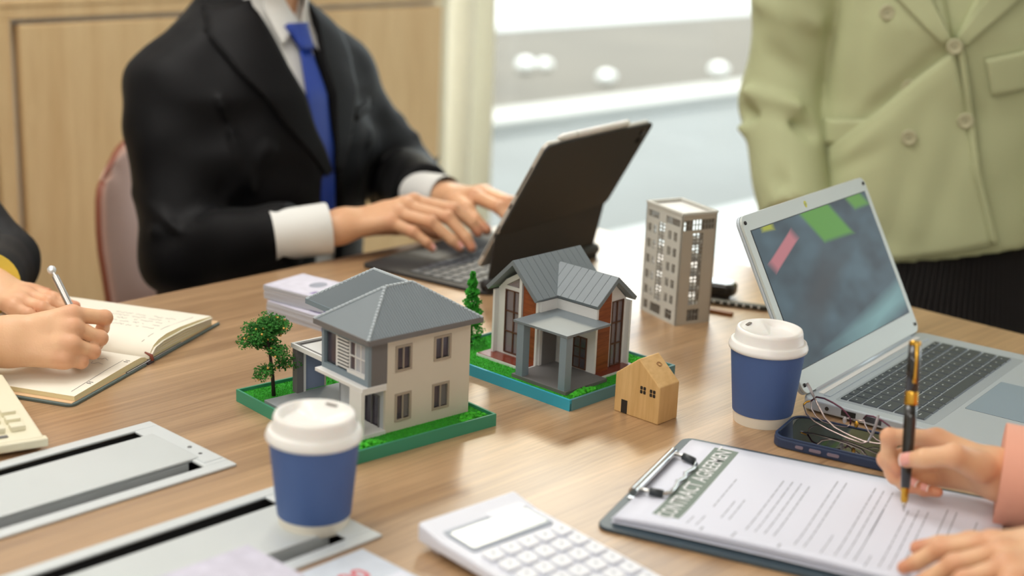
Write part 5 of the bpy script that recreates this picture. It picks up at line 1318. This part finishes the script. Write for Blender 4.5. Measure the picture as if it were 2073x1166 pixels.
def seated_legs(body, M, hipz, floorz, mt, spread=.10, knee_y=.40):
    """thighs forward from the hips, shins down to shoes; local frame, +y forward"""
    def f(P):
        d = ellip(P, (0,-.02,hipz+.04), (.18,.14,.13))
        for sg in (-1, 1):
            d = smin(d, rc(P, (sg*.085,.0,hipz), (sg*spread,knee_y,hipz+.01), .082, .062), .03)
            d = smin(d, rc(P, (sg*spread,knee_y,hipz+.01), (sg*spread,knee_y-.04,floorz+.10), .062, .052), .02)
        return d
    o = sdf_obj('trousers', to_world(M, [snet(f, (-.3,-.22,floorz+.02), (.3,knee_y+.10,hipz+.20), .016)]), mt, body)
    for sg in (-1, 1):
        def g(P, sg=sg):
            d = rc(P, (sg*spread,knee_y-.06,floorz+.040), (sg*spread,knee_y+.13,floorz+.030), .040, .032); d = smin(d, rc(P, (sg*spread,knee_y-.04,floorz+.12), (sg*spread,knee_y-.05,floorz+.05), .042, .040), .02)
            return np.maximum(d, floorz+.002-P[...,2])
        sdf_obj('shoe', to_world(M, [snet(g, (sg*spread-.07,knee_y-.14,floorz-.01), (sg*spread+.07,knee_y+.20,floorz+.19), .010)]), M_SHOE, body)

# ================================================================== MAN IN THE DARK SUIT
JR = {'wrist':[(-0.3041,1.9850,0.0330),(-0.2444,2.0050,0.0420)],
 'index':[(-0.1462,2.0600,0.0703),(-0.0886,2.0500,0.0634),(-0.0616,2.0450,0.0453),(-0.0517,2.0400,0.0324)],
 'middle':[(-0.1561,2.0430,0.0649),(-0.0957,2.0280,0.0565),(-0.0675,2.0120,0.0313),(-0.0592,2.0050,0.0190)],
 'ring':[(-0.1656,2.0240,0.0588),(-0.1181,2.0070,0.0533),(-0.0864,1.9980,0.0304),(-0.0749,1.9950,0.0216)],
 'pinky':[(-0.1750,2.0050,0.0513),(-0.1418,1.9920,0.0416),(-0.1217,1.9860,0.0290),(-0.1131,1.9850,0.0210)],
 'thumb':[(-0.2169,2.0400,0.0355),(-0.1737,2.0750,0.0290),(-0.1379,2.0800,0.0224),(-0.1087,2.0750,0.0190)]}
JL = {'wrist':[(-0.1348,2.2200,0.0454),(-0.1049,2.1900,0.0491)],
 'index':[(-0.0600,2.1200,0.0682),(-0.0238,2.0750,0.0634),(-0.0073,2.0600,0.0492),(-0.0011,2.0550,0.0352)],
 'middle':[(-0.0500,2.1400,0.0686),(-0.0120,2.0950,0.0664),(0.0051,2.0750,0.0484),(0.0107,2.0690,0.0319)],
 'ring':[(-0.0450,2.1600,0.0659),(-0.0060,2.1160,0.0625),(0.0135,2.0960,0.0466),(0.0203,2.0900,0.0301)],
 'pinky':[(-0.0459,2.1800,0.0616),(-0.0128,2.1400,0.0557),(0.0031,2.1230,0.0431),(0.0098,2.1170,0.0308)],
 'thumb':[(-0.0908,2.1300,0.0542),(-0.0709,2.0900,0.0540),(-0.0576,2.0700,0.0434),(-0.0406,2.0600,0.0327)]}
def up_tz(J): return {k: [(p[0], p[1], p[2]+TZ) for p in v] for k, v in J.items()}
JR, JL = up_tz(JR), up_tz(JL)
MANG = R(233); MO = Vector((-.39381, 2.26098, TZ)); MM = loc2w(MO, MANG)
sh_r, sh_l = (.146,-.050,.196), (-.150,-.005,.200)
el_r, el_l = (.208,.050,-.022), (-.255,.060,.020)
cu_r = to_local(MM, (-.308,1.984,TZ+.035)); cu_l = to_local(MM, (-.143,2.228,TZ+.046))
wr_r = to_local(MM, (-.300,1.987,TZ+.036)); wr_l = to_local(MM, (-.128,2.215,TZ+.047))
PROF = [(-.34,.185,.130,-.03),(-.15,.178,.122,-.015),(.02,.182,.128,.0),(.12,.192,.130,.0),(.20,.180,.122,-.005),(.255,.145,.102,-.018),(.295,.115,.085,-.03),(.325,.075,.070,-.035),(.345,.070,.066,-.035)]
def man_core(P, g=0.0):
    q = P.copy(); return tubeprof(q, [(z, w+g, d+g, y) for z, w, d, y in PROF])
def man_torso(P):                                                     # jacket before it is opened
    d = man_core(P)
    for sh in (sh_r, sh_l):
        sg = 1 if sh[0] > 0 else -1
        d = smin(d, rc(P, (sg*.055, sh[1]-.005, .276), sh, .042, .064), .05)
    return d
def man_sleeves(P):
    d = None
    for sh, el, cu, r0 in ((sh_r, el_r, cu_r, .070), (sh_l, el_l, cu_l, .060)):
        e = chain(P, [sh, el, cu], [r0,.060,.046], .02)
        d = e if d is None else np.minimum(d, e)
    return d
def folds(P):
    n = .0060*vnoise(P, 17, 1)+.0036*vnoise(P, 34, 2)
    for a, b, r_, k in (((.10,.115,.13),(.18,.06,.02),.010,.9),((.16,.07,.215),(.13,.115,.06),.008,.7),((.235,.10,.02),(.20,.02,.045),.010,1.2),((.255,.085,.03),(.235,-.02,.06),.009,1.0),((.20,.13,-.01),(.26,.05,.02),.008,1.0),
                         ((-.24,.06,.13),(-.29,.03,.11),.010,1.),((-.26,.08,.10),(-.32,.03,.09),.009,1.),((-.14,.11,.19),(-.10,.13,.06),.008,.6),((-.30,.10,.07),(-.25,.16,.06),.008,1.)):
        n = n-k*.011*np.exp(-(np.maximum(rc(P, a, b, 0, 0), 0)/r_)**2)
    return n
VX0, VZ0 = -.011, .086                                                # where the lapels meet
def open_v(P):                                                        # the open front between the lapels
    z = P[...,2]; xc = np.interp(z, (.0,.085,.15,.25,.335), (-.022,-.012,.0025,.0085,-.005)); w = np.interp(z, (VZ0-.11,VZ0,.15,.25,.335,.36), (.026,.010,.0235,.0400,.058,.062))
    return np.maximum(np.abs(P[...,0]-xc)-w, np.maximum(-.01-P[...,1], VZ0-.40-z))
def jacket(P):
    d = smin(man_torso(P), man_sleeves(P), .025)+folds(P)
    for cu, el in ((cu_r, el_r), (cu_l, el_l)):                       # sleeve ends cut square
        c = np.array(cu, np.float32); n_ = c-np.array(el, np.float32); n_ = n_/np.linalg.norm(n_); pl = (P-c) @ n_; near = np.linalg.norm(P-c, axis=-1)-.16
        d = np.maximum(d, np.where(near < 0, pl, -1))
    d = smax(d, -open_v(P), .006)
    return np.maximum(d, -.33-P[...,2])
man = None
hr, JRn = hand_mesh(JR, 1.06, [(-.365,2.011,TZ+.022)], [.0215,.026])
hl_, JLn = hand_mesh(JL, 1.06, [(-.155,2.280,TZ+.041)], [.0215,.024])
HC = (-.004,.015,.475)
hf = simple_head(HC, 1.0)
def man_body(P):
    d = smin(hf(P), rc(P, (-.022,-.035,.29), (-.008,-.005,.42), .056, .053), .03)
    d = smin(d, man_core(P, -.022), .03)
    for sh, el, wr in ((sh_r, el_r, wr_r), (sh_l, el_l, wr_l)): d = smin(d, chain(P, [sh, el, wr], [.045,.038,.024], .01), .02)
    return d
mpieces = to_world(MM, [snet(man_body, (-.40,-.20,-.33), (.40,.36,.62), .0085)])+[hr, hl_]
man = sdf_obj('person', mpieces, M_SKINM)
tag(man, 'person in a black suit and blue tie typing at the tablet keyboard', 'person')
add_flush(man, [JRn, JLn]); auto_nails(man, JRn, ('index','middle','ring','pinky'), 1.06)
face_bits(man, MM, HC, 1.0)
sdf_obj('hair', to_world(MM, [snet(hair_cap(HC, 1.0), (-.12,-.16,.34), (.16,.16,.64), .008)]), M_HAIR, man)
jk = sdf_obj('suit_jacket', to_world(MM, [snet(jacket, (-.46,-.24,-.36), (.36,.40,.36), .0062)]), M_SUIT, man)
def shirt(P):
    d = man_core(P, -.013)
    d = smin(d, rc(P, (-.024,-.035,.30), (-.018,-.028,.345), .064, .062), .02)
    return np.maximum(d, P[...,2]-.352)
def shirt_v(P): return smax(shirt(P), -np.maximum(np.abs(P[...,0]+.022)-np.maximum(P[...,2]-.296,0)*.85, np.maximum(-.03-P[...,1], .296-P[...,2])), .003)
sdf_obj('shirt', to_world(MM, [snet(shirt_v, (-.22,-.18,-.34), (.22,.18,.37), .007)]), M_SHIRT, man)
for cu, wr, rr in ((cu_r, JRn['wrist'][1], .036), (cu_l, JLn['wrist'][1], .034)):
    a = MM @ Vector(cu); b = Vector(wr); d = (b-a).normalized()
    mb = MB().tube([a-d*.03, a+d*.012, a+d*.047, a+d*.050], [rr*.98, rr, rr*1.02, rr*1.0], 28, cap=False)
    n_ = len(mb.v); mb.tube([a+d*.050, a+d*.047, a-d*.01], [rr*1.0-.003, rr*.99-.003, rr*.95-.003], 28, cap=False)
    o = mb.build('shirt_cuff', M_SHIRT, man, smooth=True, sharp=60)
# collar, tie, lapels, pocket -- strips laid on the body (built in the man's frame, then turned into place)
def place(o, M): o.matrix_world = M if o.parent is None else M; o.parent = man; return o
def shirt_out(P): return shirt(P)
def on_man(f, l, r, nu, nv, off, th, name, m, start=.30, dirn=-1):
    o, P = project_patch(f, l, r, nu, nv, dirn, start, off, th, name, m, None); o.parent = man; o.matrix_local = MM; return o
on_man(shirt_out, [(.030,.348),(.034,.322),(.031,.270)], [(.010,.350),(-.004,.325),(-.021,.300)], 9, 14, .012, .003, 'shirt_collar', M_SHIRT)
on_man(shirt_out, [(-.052,.350),(-.044,.325),(-.025,.300)], [(-.082,.348),(-.074,.320),(-.037,.258)], 9, 14, .012, .003, 'shirt_collar', M_SHIRT)
on_man(shirt_out, [(.014,.298),(.008,.282),(.004,.262)], [(-.029,.298),(-.023,.282),(-.017,.262)], 7, 6, .019, .010, 'tie_knot', M_TIE)
on_man(shirt_out, [(.004,.263),(.026,.20),(.026,.14),(.014,.09),(.000,-.04)], [(-.017,.263),(-.014,.20),(-.014,.15),(-.018,.09),(-.026,-.04)], 9, 24, .013, .004, 'tie', M_TIE)
jk_closed = lambda P: smin(man_torso(P), man_sleeves(P), .025)
on_man(jk_closed, [(.052,.335),(.047,.29),(.045,.245),(.024,.155),(-.008,.085)], [(.095,.320),(.128,.285),(.122,.240),(.075,.160),(.004,.078)], 9, 26, .0065, .0045, 'lapel', M_SUIT)
on_man(jk_closed, [(-.062,.335),(-.045,.29),(-.028,.25),(-.019,.15),(-.015,.085)], [(-.088,.322),(-.112,.285),(-.106,.245),(-.060,.15),(-.026,.078)], 9, 26, .0065, .0045, 'lapel', M_SUIT)
on_man(jk_closed, [(-.072,.170),(-.074,.152)], [(-.128,.182),(-.130,.164)], 9, 4, .0045, .003, 'breast_pocket', M_SUIT)
seated_legs(man, loc2w(WF(1.385,1.83,0), MANG), .50, 0.0, M_TROUS, knee_y=.42)
# chair
M_SHELL = mat('blush_pink_chair_shell', (232, 188, 168), 0.3, spec=0.5)
M_SHELLE = mat('red_brown_chair_edge', (150, 84, 62), 0.4)
CH = loc2w(WF(1.385,1.86,0), MANG)
ch = thing('shell_chair', 'blush pink plastic shell chair under the man in the dark suit', 'chair', WF(1.385,1.86,0), MANG)
mb = MB(); nx, ny = 16, 14; vs = []
for i in range(nx+1):
    for j in range(ny+1):
        u = -1+2*i/nx; t = j/ny; hw_ = .192*(1-.12*max(0, t-.6)/.4*abs(1)); z = .47+.375*t; edge = max(0, t-.72)/.28
        z -= .055*edge*edge*abs(u)**3; vs.append((u*hw_*(1-.10*edge**2), -.165-.075*t+.055*u*u, z))
fs = [(i*(ny+1)+j, (i+1)*(ny+1)+j, (i+1)*(ny+1)+j+1, i*(ny+1)+j+1) for i in range(nx) for j in range(ny)]
o = mb.add(vs, fs).build('backrest', [M_SHELL, M_SHELLE], ch, smooth=True); so = o.modifiers.new('t', 'SOLIDIFY'); so.thickness = .011; so.material_offset_rim = 1
o = MB().prism(rrect(.44,.40,.08,6,-.22,-.165), .412, .426).build('seat', M_SHELL, ch, bevel=.004)
for sx in (-1,1):
    for sy in (-.13,.19): MB().tube([(sx*.16,sy,.412),(sx*.21,sy*1.25,.0)], [.014,.010], 10).build('leg', M_STEEL, ch, smooth=True)

# ================================================================== WOMAN IN THE GREEN BLAZER (standing)
WANG = R(163); WO = Vector((.655, 2.235, TZ)); WM = loc2w(WO, WANG)
WPROF = [(-.05,.205,.128,0),(.03,.200,.124,0),(.12,.188,.118,0),(.22,.180,.115,0),(.34,.185,.122,.002),(.46,.190,.115,-.005),(.56,.150,.090,-.02),(.61,.085,.072,-.03),(.64,.062,.062,-.035)]
wsh_r, wsh_l = (.205,-.02,.52), (-.205,-.02,.52); wel_r, wcu_r = (.254,-.005,.205), (.205,.100,.045); wel_l, wcu_l = (-.262,-.01,.235), (-.215,.10,.06)
def hem(P): return -.012+np.clip(.055-P[...,0],0,.3)*.21*1.0                # hem line rises towards her left
def w_torso(P):
    d = tubeprof(P, WPROF)
    for sg in (-1, 1): d = smin(d, rc(P, (sg*.07,-.02,.565), (sg*.195,-.02,.525), .045, .055), .04)
    n = .0045*vnoise(P, 11, 5)+.0022*vnoise(P, 25, 6)
    # deep drag folds from the top button to the hip
    for a, b, r_, k in (((.02,.12,.30),(.17,.08,.14),.014,1.3),((.09,.12,.16),(.18,.07,.10),.012,1.1),((.03,.13,.24),(.06,.12,.03),.020,.8),((-.03,.12,.22),(.01,.12,.02),.022,.7),((.13,.10,.38),(.15,.09,.18),.018,.8)):
        n = n+k*.008*np.exp(-(np.maximum(rc(P, a, b, 0, 0), 0)/r_)**2)
    return np.maximum(d+n, hem(P)-P[...,2])
def w_sleeves(P):
    d = None
    for sh, el, cu in ((wsh_r, wel_r, wcu_r), (wsh_l, wel_l, wcu_l)):
        sg = 1 if sh[0] > 0 else -1
        e = chain(P, [sh, ((sh[0]+el[0])/2+sg*.006, (sh[1]+el[1])/2, (sh[2]+el[2])/2), el, cu], [.076,.072,.064,.058], .03)
        n = .004*vnoise(P, 14, 8+sg)+.0025*vnoise(P, 30, 9)
        for a, b, r_, k in (((sg*.33,.03,.19),(sg*.20,.08,.17),.012,2.0),((sg*.32,.04,.16),(sg*.19,.07,.14),.010,-1.2),((sg*.31,.06,.30),(sg*.19,.07,.24),.014,1.4),((sg*.32,.04,.36),(sg*.20,.06,.33),.016,-.9),((sg*.28,.08,.40),(sg*.20,.06,.28),.014,1.0),((sg*.31,.05,.22),(sg*.19,.09,.205),.010,-1.4),((sg*.24,.13,.12),(sg*.20,.12,.05),.012,.9)):
            n = n+k*.0095*np.exp(-(np.maximum(rc(P, a, b, 0, 0), 0)/r_)**2)
        e = e+n
        c = np.array(cu, np.float32); n_ = c-np.array(el, np.float32); n_ = n_/np.linalg.norm(n_); e = np.maximum(e, (P-c) @ n_)
        d = e if d is None else np.minimum(d, e)
    return d
def w_open(P):
    z = P[...,2]; w = np.interp(z, (.322,.60), (.0,.095)); return np.maximum(np.abs(P[...,0]-.002)-w, np.maximum(-P[...,1], .322-z))
def blazer(P): return np.maximum(smax(smin(w_torso(P), w_sleeves(P), .008), -w_open(P), .006), P[...,2]-.60)
wh_w = [WM @ Vector(p) for p in ((.196,.118,.030),(.190,.135,.024))]
def wl(p): return tuple(WM @ Vector(p))
JW = {'wrist':[wl((.204,.103,.040)),wl((.196,.130,.032))], 'index':[wl((.165,.185,.030)),wl((.150,.222,.026)),wl((.145,.240,.016)),wl((.142,.254,.010))], 'middle':[wl((.185,.192,.030)),wl((.176,.234,.026)),wl((.172,.254,.016)),wl((.170,.270,.010))],
      'ring':[wl((.203,.190,.028)),wl((.203,.230,.024)),wl((.203,.250,.015)),wl((.203,.266,.010))], 'pinky':[wl((.219,.180,.025)),wl((.226,.212,.020)),wl((.229,.226,.014)),wl((.231,.238,.010))], 'thumb':[wl((.172,.145,.028)),wl((.148,.170,.022)),wl((.132,.190,.016)),wl((.122,.205,.012))]}
hw_m, JWn = hand_mesh(JW, .92, [wl((.228,.06,.09))], [.020,.026])
WHC = (.0,.015,.79); whf = simple_head(WHC, .95)
def w_body(P):
    d = smin(whf(P), rc(P, (0,-.03,.58), (0,-.005,.73), .046, .047), .03)
    d = smin(d, tubeprof(P, [(z, w-.04, dd-.05, y) for z, w, dd, y in WPROF]), .03); d = smin(d, tubeprof(P, [(-.16,.145,.080,0),(-.05,.150,.072,0),(.05,.13,.06,0)]), .02)
    for sh, el, wr in ((wsh_r, wel_r, wcu_r), (wsh_l, wel_l, wcu_l)): d = smin(d, chain(P, [sh, el, wr], [.040,.034,.022], .01), .02)
    for sg in (-1, 1):
        d = smin(d, chain(P, [(sg*.085,0,-.12),(sg*.075,.0,-.40),(sg*.075,-.01,-.66)], [.070,.050,.036], .02), .03)
        d = smin(d, rc(P, (sg*.075,-.02,-.69), (sg*.08,.12,-.715), .034, .026), .02)
    # her left hand, hanging
    d = smin(d, chain(P, [wcu_l, (-.235,.12,-.02), (-.245,.13,-.09)], [.024,.030,.018], .01), .01)
    return d
woman = sdf_obj('person', to_world(WM, [snet(w_body, (-.36,-.20,-.752), (.36,.22,.90), .010)])+[hw_m], M_SKIN)
tag(woman, 'person in a sage green double-breasted blazer standing behind the open laptop', 'person')
add_flush(woman, [JWn]); face_bits(woman, WM, WHC, .95)
sdf_obj('hair', to_world(WM, [snet(hair_cap(WHC, .96, .14), (-.13,-.20,.54), (.13,.14,.94), .009)]), M_HAIR, woman)
sdf_obj('blazer', to_world(WM, [snet(blazer, (-.37,-.20,-.06), (.37,.24,.62), .0062)]), M_GREEN, woman)
def w_inner(P): return np.maximum(tubeprof(P, [(z, w-.010, d-.010, y) for z, w, d, y in WPROF]), P[...,2]-.56)
sdf_obj('blouse', to_world(WM, [snet(w_inner, (-.22,-.16,.10), (.22,.16,.58), .010)]), M_GREEN, woman)
def on_wom(f, l, r, nu, nv, off, th, name, m=M_GREEN):
    o, P = project_patch(f, l, r, nu, nv, -1, .30, off, th, name, m, None); o.parent = woman; o.matrix_local = WM; return o, P
wt = lambda P: w_torso(P)
on_wom(wt, [(.0,.312),(.05,.265),(.105,.205),(.165,.148)], [(-.090,.034),(-.02,.014),(.05,-.004),(.175,-.004)], 26, 26, .0075, .0045, 'front_overlap')
on_wom(wt, [(-.010,.322),(-.020,.29),(-.057,.138),(-.094,.034)], [(-.002,.316),(-.012,.285),(-.048,.136),(-.086,.034)], 4, 26, .0100, .004, 'front_edge')
on_wom(wt, [(.095,.60),(.070,.47),(.040,.382),(.002,.322)], [(.140,.585),(.128,.46),(.095,.385),(.012,.316)], 10, 24, .0065, .004, 'lapel')
on_wom(wt, [(-.088,.60),(-.060,.47),(-.032,.382),(.0,.326)], [(-.135,.585),(-.120,.46),(-.092,.40),(-.010,.316)], 10, 24, .0065, .004, 'lapel')
on_wom(wt, [(.180,.188),(.176,.150)], [(.104,.200),(.112,.158)], 12, 6, .0065, .004, 'pocket_flap')
on_wom(wt, [(-.044,.302),(-.060,.250)], [(-.098,.318),(-.104,.262)], 12, 8, .0060, .004, 'pocket_flap')
def button(x, z, off):
    P = np.array([[[x, .30, z]]], np.float32)
    for _ in range(60): P[...,1] -= np.clip(w_torso(P), -.01, .03)*.7
    y = float(P[0,0,1])+off; M = WM @ Matrix.Translation((x, y, z)) @ Matrix.Rotation(R(-90), 4, 'X')
    b = MB(); b.M = M; b.lathe([(.0001,.0016),(.0062,.0016),(.0072,.0028),(.0098,.0030),(.0112,.0022),(.0116,.0008),(.0105,0)], 28, cap=False); bo = b.build('button', M_GREENL, woman, smooth=True, sharp=50)
    for dx in (-.0018,.0018):
        for dz in (-.0018,.0018): h = MB(); h.M = M; h.lathe([(.0008,.0017),(.0001,.00175)], 8, dx, dz); h.build('button_hole', M_PLEAT, bo)
for x, z, off in ((.100,.358,.002),(.0,.318,.012),(.0487,.181,.012),(-.0273,.212,.012),(.0565,.252,.001)): button(x, z, off)
# pleated skirt
mb = MB(); n = 660; vs = []
for i in range(n):
    a = 2*math.pi*i/n; pl = .0055*(1 if i % 4 < 2 else -.4)
    for z, w, d in ((.11,.185,.112),(.0,.212,.135),(-.12,.250,.165),(-.30,.285,.20),(-.50,.315,.23)):
        k = pl*(.35 if z > .05 else 1); vs.append(((w+k)*math.cos(a)+.055*max(0,(.11-z))/.6+.02, (d+k)*math.sin(a)-.02, z))
mb.M = WM; mb.add(vs, [(i*5+k, ((i+1) % n)*5+k, ((i+1) % n)*5+k+1, i*5+k+1) for i in range(n) for k in range(4)])
mb.build('pleated_skirt', M_PLEAT, woman, smooth=False)
for sg in (-1, 1):
    sdf_obj('shoe', to_world(WM, [snet(lambda P, sg=sg: np.maximum(rc(P, (sg*.075,-.03,-.715), (sg*.082,.13,-.728), .036, .024), -.749-P[...,2]), (sg*.08-.06,-.09,-.76), (sg*.08+.06,.18,-.66), .008)]), M_SHOE, woman)

# ================================================================== WRITER AT THE NOTEBOOK (left) AND SIGNER AT THE CONTRACT (right)
JA = up_tz({'wrist':[(-0.5532,1.4250,0.0464),(-0.5155,1.4300,0.0453)],
 'index':[(-0.4568,1.4550,0.0700),(-0.4287,1.4750,0.0614),(-0.4370,1.4950,0.0432),(-0.4501,1.5080,0.0292)],
 'middle':[(-0.4532,1.4450,0.0583),(-0.4303,1.4600,0.0436),(-0.4412,1.4850,0.0287),(-0.4564,1.5000,0.0225)],
 'ring':[(-0.4520,1.4320,0.0442),(-0.4343,1.4470,0.0329),(-0.4481,1.4750,0.0232),(-0.4621,1.4900,0.0215)],
 'pinky':[(-0.4573,1.4240,0.0304),(-0.4430,1.4350,0.0251),(-0.4517,1.4550,0.0205),(-0.4667,1.4700,0.0205)],
 'thumb':[(-0.5088,1.4750,0.0444),(-0.4937,1.5100,0.0433),(-0.4756,1.5240,0.0364),(-0.4583,1.5210,0.0291)]})
JB = up_tz({'wrist':[(-0.6120,1.6350,0.0450),(-0.5950,1.6200,0.0420)],
 'index':[(-0.5575,1.6300,0.0390),(-0.5300,1.6200,0.0360),(-0.5150,1.6180,0.0310),(-0.5030,1.6180,0.0290)],
 'middle':[(-0.5560,1.6110,0.0400),(-0.5270,1.6010,0.0370),(-0.5110,1.6000,0.0310),(-0.4990,1.6010,0.0280)],
 'ring':[(-0.5570,1.5930,0.0390),(-0.5310,1.5840,0.0350),(-0.5170,1.5840,0.0290),(-0.5060,1.5850,0.0260)],
 'pinky':[(-0.5610,1.5770,0.0370),(-0.5420,1.5690,0.0320),(-0.5310,1.5690,0.0260),(-0.5220,1.5700,0.0230)],
 'thumb':[(-0.6020,1.6400,0.0350),(-0.5830,1.6580,0.0320),(-0.5650,1.6640,0.0300),(-0.5510,1.6640,0.0290)]})
JC = up_tz({'wrist':[(0.4705,1.1900,0.0361),(0.4306,1.1900,0.0421)],
 'thumb':[(0.4085,1.1720,0.0542),(0.3822,1.1650,0.0687),(0.3595,1.1720,0.0625),(0.3473,1.1840,0.0547)],
 'index':[(0.3799,1.2120,0.0649),(0.3412,1.2220,0.0615),(0.3418,1.2220,0.0430),(0.3501,1.2120,0.0339)],
 'middle':[(0.3843,1.2240,0.0507),(0.3418,1.2260,0.0382),(0.3492,1.2180,0.0248),(0.3635,1.2050,0.0234)],
 'ring':[(0.3917,1.2280,0.0361),(0.3491,1.2240,0.0260),(0.3583,1.2120,0.0193),(0.3728,1.2020,0.0205)],
 'pinky':[(0.3978,1.2240,0.0247),(0.3650,1.2180,0.0193),(0.3727,1.2070,0.0178),(0.3839,1.2010,0.0190)]})
JD = up_tz({'wrist':[(0.4280,1.0000,0.0520),(0.4092,1.0090,0.0546)],
 'index':[(0.3740,1.0300,0.0518),(0.3420,1.0450,0.0381),(0.3259,1.0500,0.0233),(0.3170,1.0520,0.0174)],
 'middle':[(0.3727,1.0050,0.0554),(0.3434,1.0150,0.0400),(0.3275,1.0200,0.0243),(0.3178,1.0220,0.0172)],
 'ring':[(0.3699,0.9810,0.0560),(0.3422,0.9850,0.0419),(0.3288,0.9900,0.0251),(0.3211,0.9920,0.0175)],
 'pinky':[(0.3692,0.9610,0.0528),(0.3476,0.9600,0.0407),(0.3373,0.9630,0.0265),(0.3317,0.9650,0.0189)],
 'thumb':[(0.4050,1.0550,0.0388),(0.3733,1.0700,0.0312),(0.3509,1.0750,0.0264),(0.3338,1.0770,0.0227)]})
def sitter(label, O, ang, Jr, Jl, el_r, el_l, arm_r, arm_l, skin, cloth, cuff, cuff_m, hs, hair_long, nails_r, nails_l, slv=(.052,.034), cuff_shift=(.0,.0), folded=True):
    """seated person; O = point above the hips at table-top height, local +x = right hand side"""
    M = loc2w(O, ang)
    PRF = [(-.34,.175,.125,-.03),(-.15,.160,.110,-.015),(.02,.160,.112,0),(.14,.165,.112,0),(.22,.155,.098,-.008),(.27,.110,.08,-.02),(.30,.06,.055,-.03)]
    srR, srL = (.165,-.02,.21), (-.165,-.02,.21)
    elR, elL = to_local(M, el_r), to_local(M, el_l); wR, wL = to_local(M, Jr['wrist'][0]), to_local(M, Jl['wrist'][0])
    h1, J1 = hand_mesh(Jr, hs, [arm_r], [.0195,.024], .0019); h2, J2 = hand_mesh(Jl, hs, [arm_l], [.0195,.024], .0021)
    hc = (0,.02,.44); hfn = simple_head(hc, .95)
    def body(P):
        d = smin(hfn(P), rc(P, (0,-.03,.26), (0,-.005,.38), .046, .047), .03); d = smin(d, tubeprof(P, [(z, w-.02, q-.02, y) for z, w, q, y in PRF]), .03)
        for s_, e_, w_ in ((srR, elR, wR), (srL, elL, wL)): d = smin(d, chain(P, [s_, e_, w_], [.040,.034,.021], .01), .02)
        return d
    lo = np.minimum.reduce([np.array(p) for p in (elR, elL, wR, wL, (-.26,-.2,-.34))])-.06; hi = np.maximum.reduce([np.array(p) for p in (elR, elL, wR, wL, (.26,.2,.56))])+.06
    b = sdf_obj('person', to_world(M, [snet(body, lo, hi, .011)])+[h1, h2], skin); tag(b, label, 'person'); add_flush(b, [J1, J2])
    auto_nails(b, J1, nails_r, hs); auto_nails(b, J2, nails_l, hs); face_bits(b, M, hc, .95)
    sdf_obj('hair', to_world(M, [snet(hair_cap(hc, .96, hair_long), (-.13,-.20,.20), (.13,.14,.60), .010)]), M_HAIR, b)
    ends = []
    for w_, e_, sh_ in ((wR, elR, cuff_shift[0]), (wL, elL, cuff_shift[1])):
        w_ = np.array(w_); e_ = np.array(e_); d = (w_-e_)/np.linalg.norm(w_-e_); ends.append((w_+d*sh_, d))
    def top(P):
        d = tubeprof(P, PRF)
        for sg in (-1, 1): d = smin(d, rc(P, (sg*.06,-.02,.25), (sg*.155,-.02,.215), .04, .055), .04)
        for s_, e_, (en, dr) in ((srR, elR, ends[0]), (srL, elL, ends[1])):
            e = chain(P, [s_, e_, en], [.062, slv[0], slv[1]], .02)+.003*vnoise(P, 22, 3)+.002*vnoise(P, 46, 4)
            pl = (P-en.astype(np.float32)) @ dr.astype(np.float32); e = np.maximum(e, pl); d = smin(d, e, .012)
        return np.maximum(d, P[...,2]-.275)
    sdf_obj('top', to_world(M, [snet(top, lo, hi, .0075)]), cloth, b)
    for (en, dr), r_ in zip(ends, (slv[1], slv[1])):
        a = M @ Vector(en); d = (M.to_3x3() @ Vector(dr)).normalized()
        mb = MB()
        if cuff: mb.tube([a-d*.028, a-d*.002, a+d*cuff, a+d*(cuff+.001), a+d*(cuff-.001), a-d*.02], [r_*.90, r_*.93, r_*.97, r_*.95, r_*.92, r_*.86], 30, cap=False)
        else: mb.tube([a-d*.03, a+d*.001, a-d*.001, a-d*.02], [r_*1.03, r_*1.05, r_*.97, r_*.92], 30, cap=False)
        mb.build('cuff', cuff_m, b, smooth=True, sharp=60)
    seated_legs(b, loc2w((O[0], O[1], 0), ang), .50, 0.0, M_TROUS, knee_y=.40)
    s_ = thing('stool', 'plain grey stool under the '+('writer at the notebook' if cloth is M_NAVY else 'signer at the contract'), 'stool', (O[0], O[1], 0), ang)
    MB().lathe([(.001,.385),(.17,.385),(.18,.395),(.17,.405),(.001,.405)], 32, 0, -.04, cap=False).build('seat', M_DKGREY, s_, smooth=True, sharp=40)
    for k in range(4): q = R(45+90*k); MB().tube([(.10*math.cos(q),-.04+.10*math.sin(q),.387),(.19*math.cos(q),-.04+.19*math.sin(q),0)], .011, 8).build('leg', M_STEEL, s_, smooth=True)
    return b, J1, J2
sitter('person in a black jacket with yellow cuffs writing in the open notebook', (-.930,1.800,TZ), R(-115), JA, JB,
       (-.735,1.370,TZ+.030), (-.662,1.815,TZ+.022), (-.640,1.395,TZ+.040), (-.628,1.675,TZ+.042), M_SKIN, M_NAVY, .005, M_YEL, .90, .16, (), (), slv=(.047,.040), cuff_shift=(.014,-.004))
sg_, J1c, J2c = sitter('person in a salmon pink blouse signing the contract with a fountain pen', (.760,.930,TZ), R(37), JC, JD,
       (.690,1.120,TZ+.030), (.640,.880,TZ+.045), (.560,1.165,TZ+.034), (.520,.955,TZ+.050), M_SKIN, M_PINK, 0, M_PINK, .86, .16, (), ('index','middle'), slv=(.062,.045), cuff_shift=(.036,-.02))
nail(sg_, J1c['thumb'][2], J1c['thumb'][3], (.05,-.75,.65), .0068, .0115, .0066)
nail(sg_, J1c['middle'][2], J1c['middle'][3], (.1,-.55,.8), .0050, .0085, .0054); nail(sg_, J1c['ring'][2], J1c['ring'][3], (.1,-.5,.85), .0048, .0080, .0052)
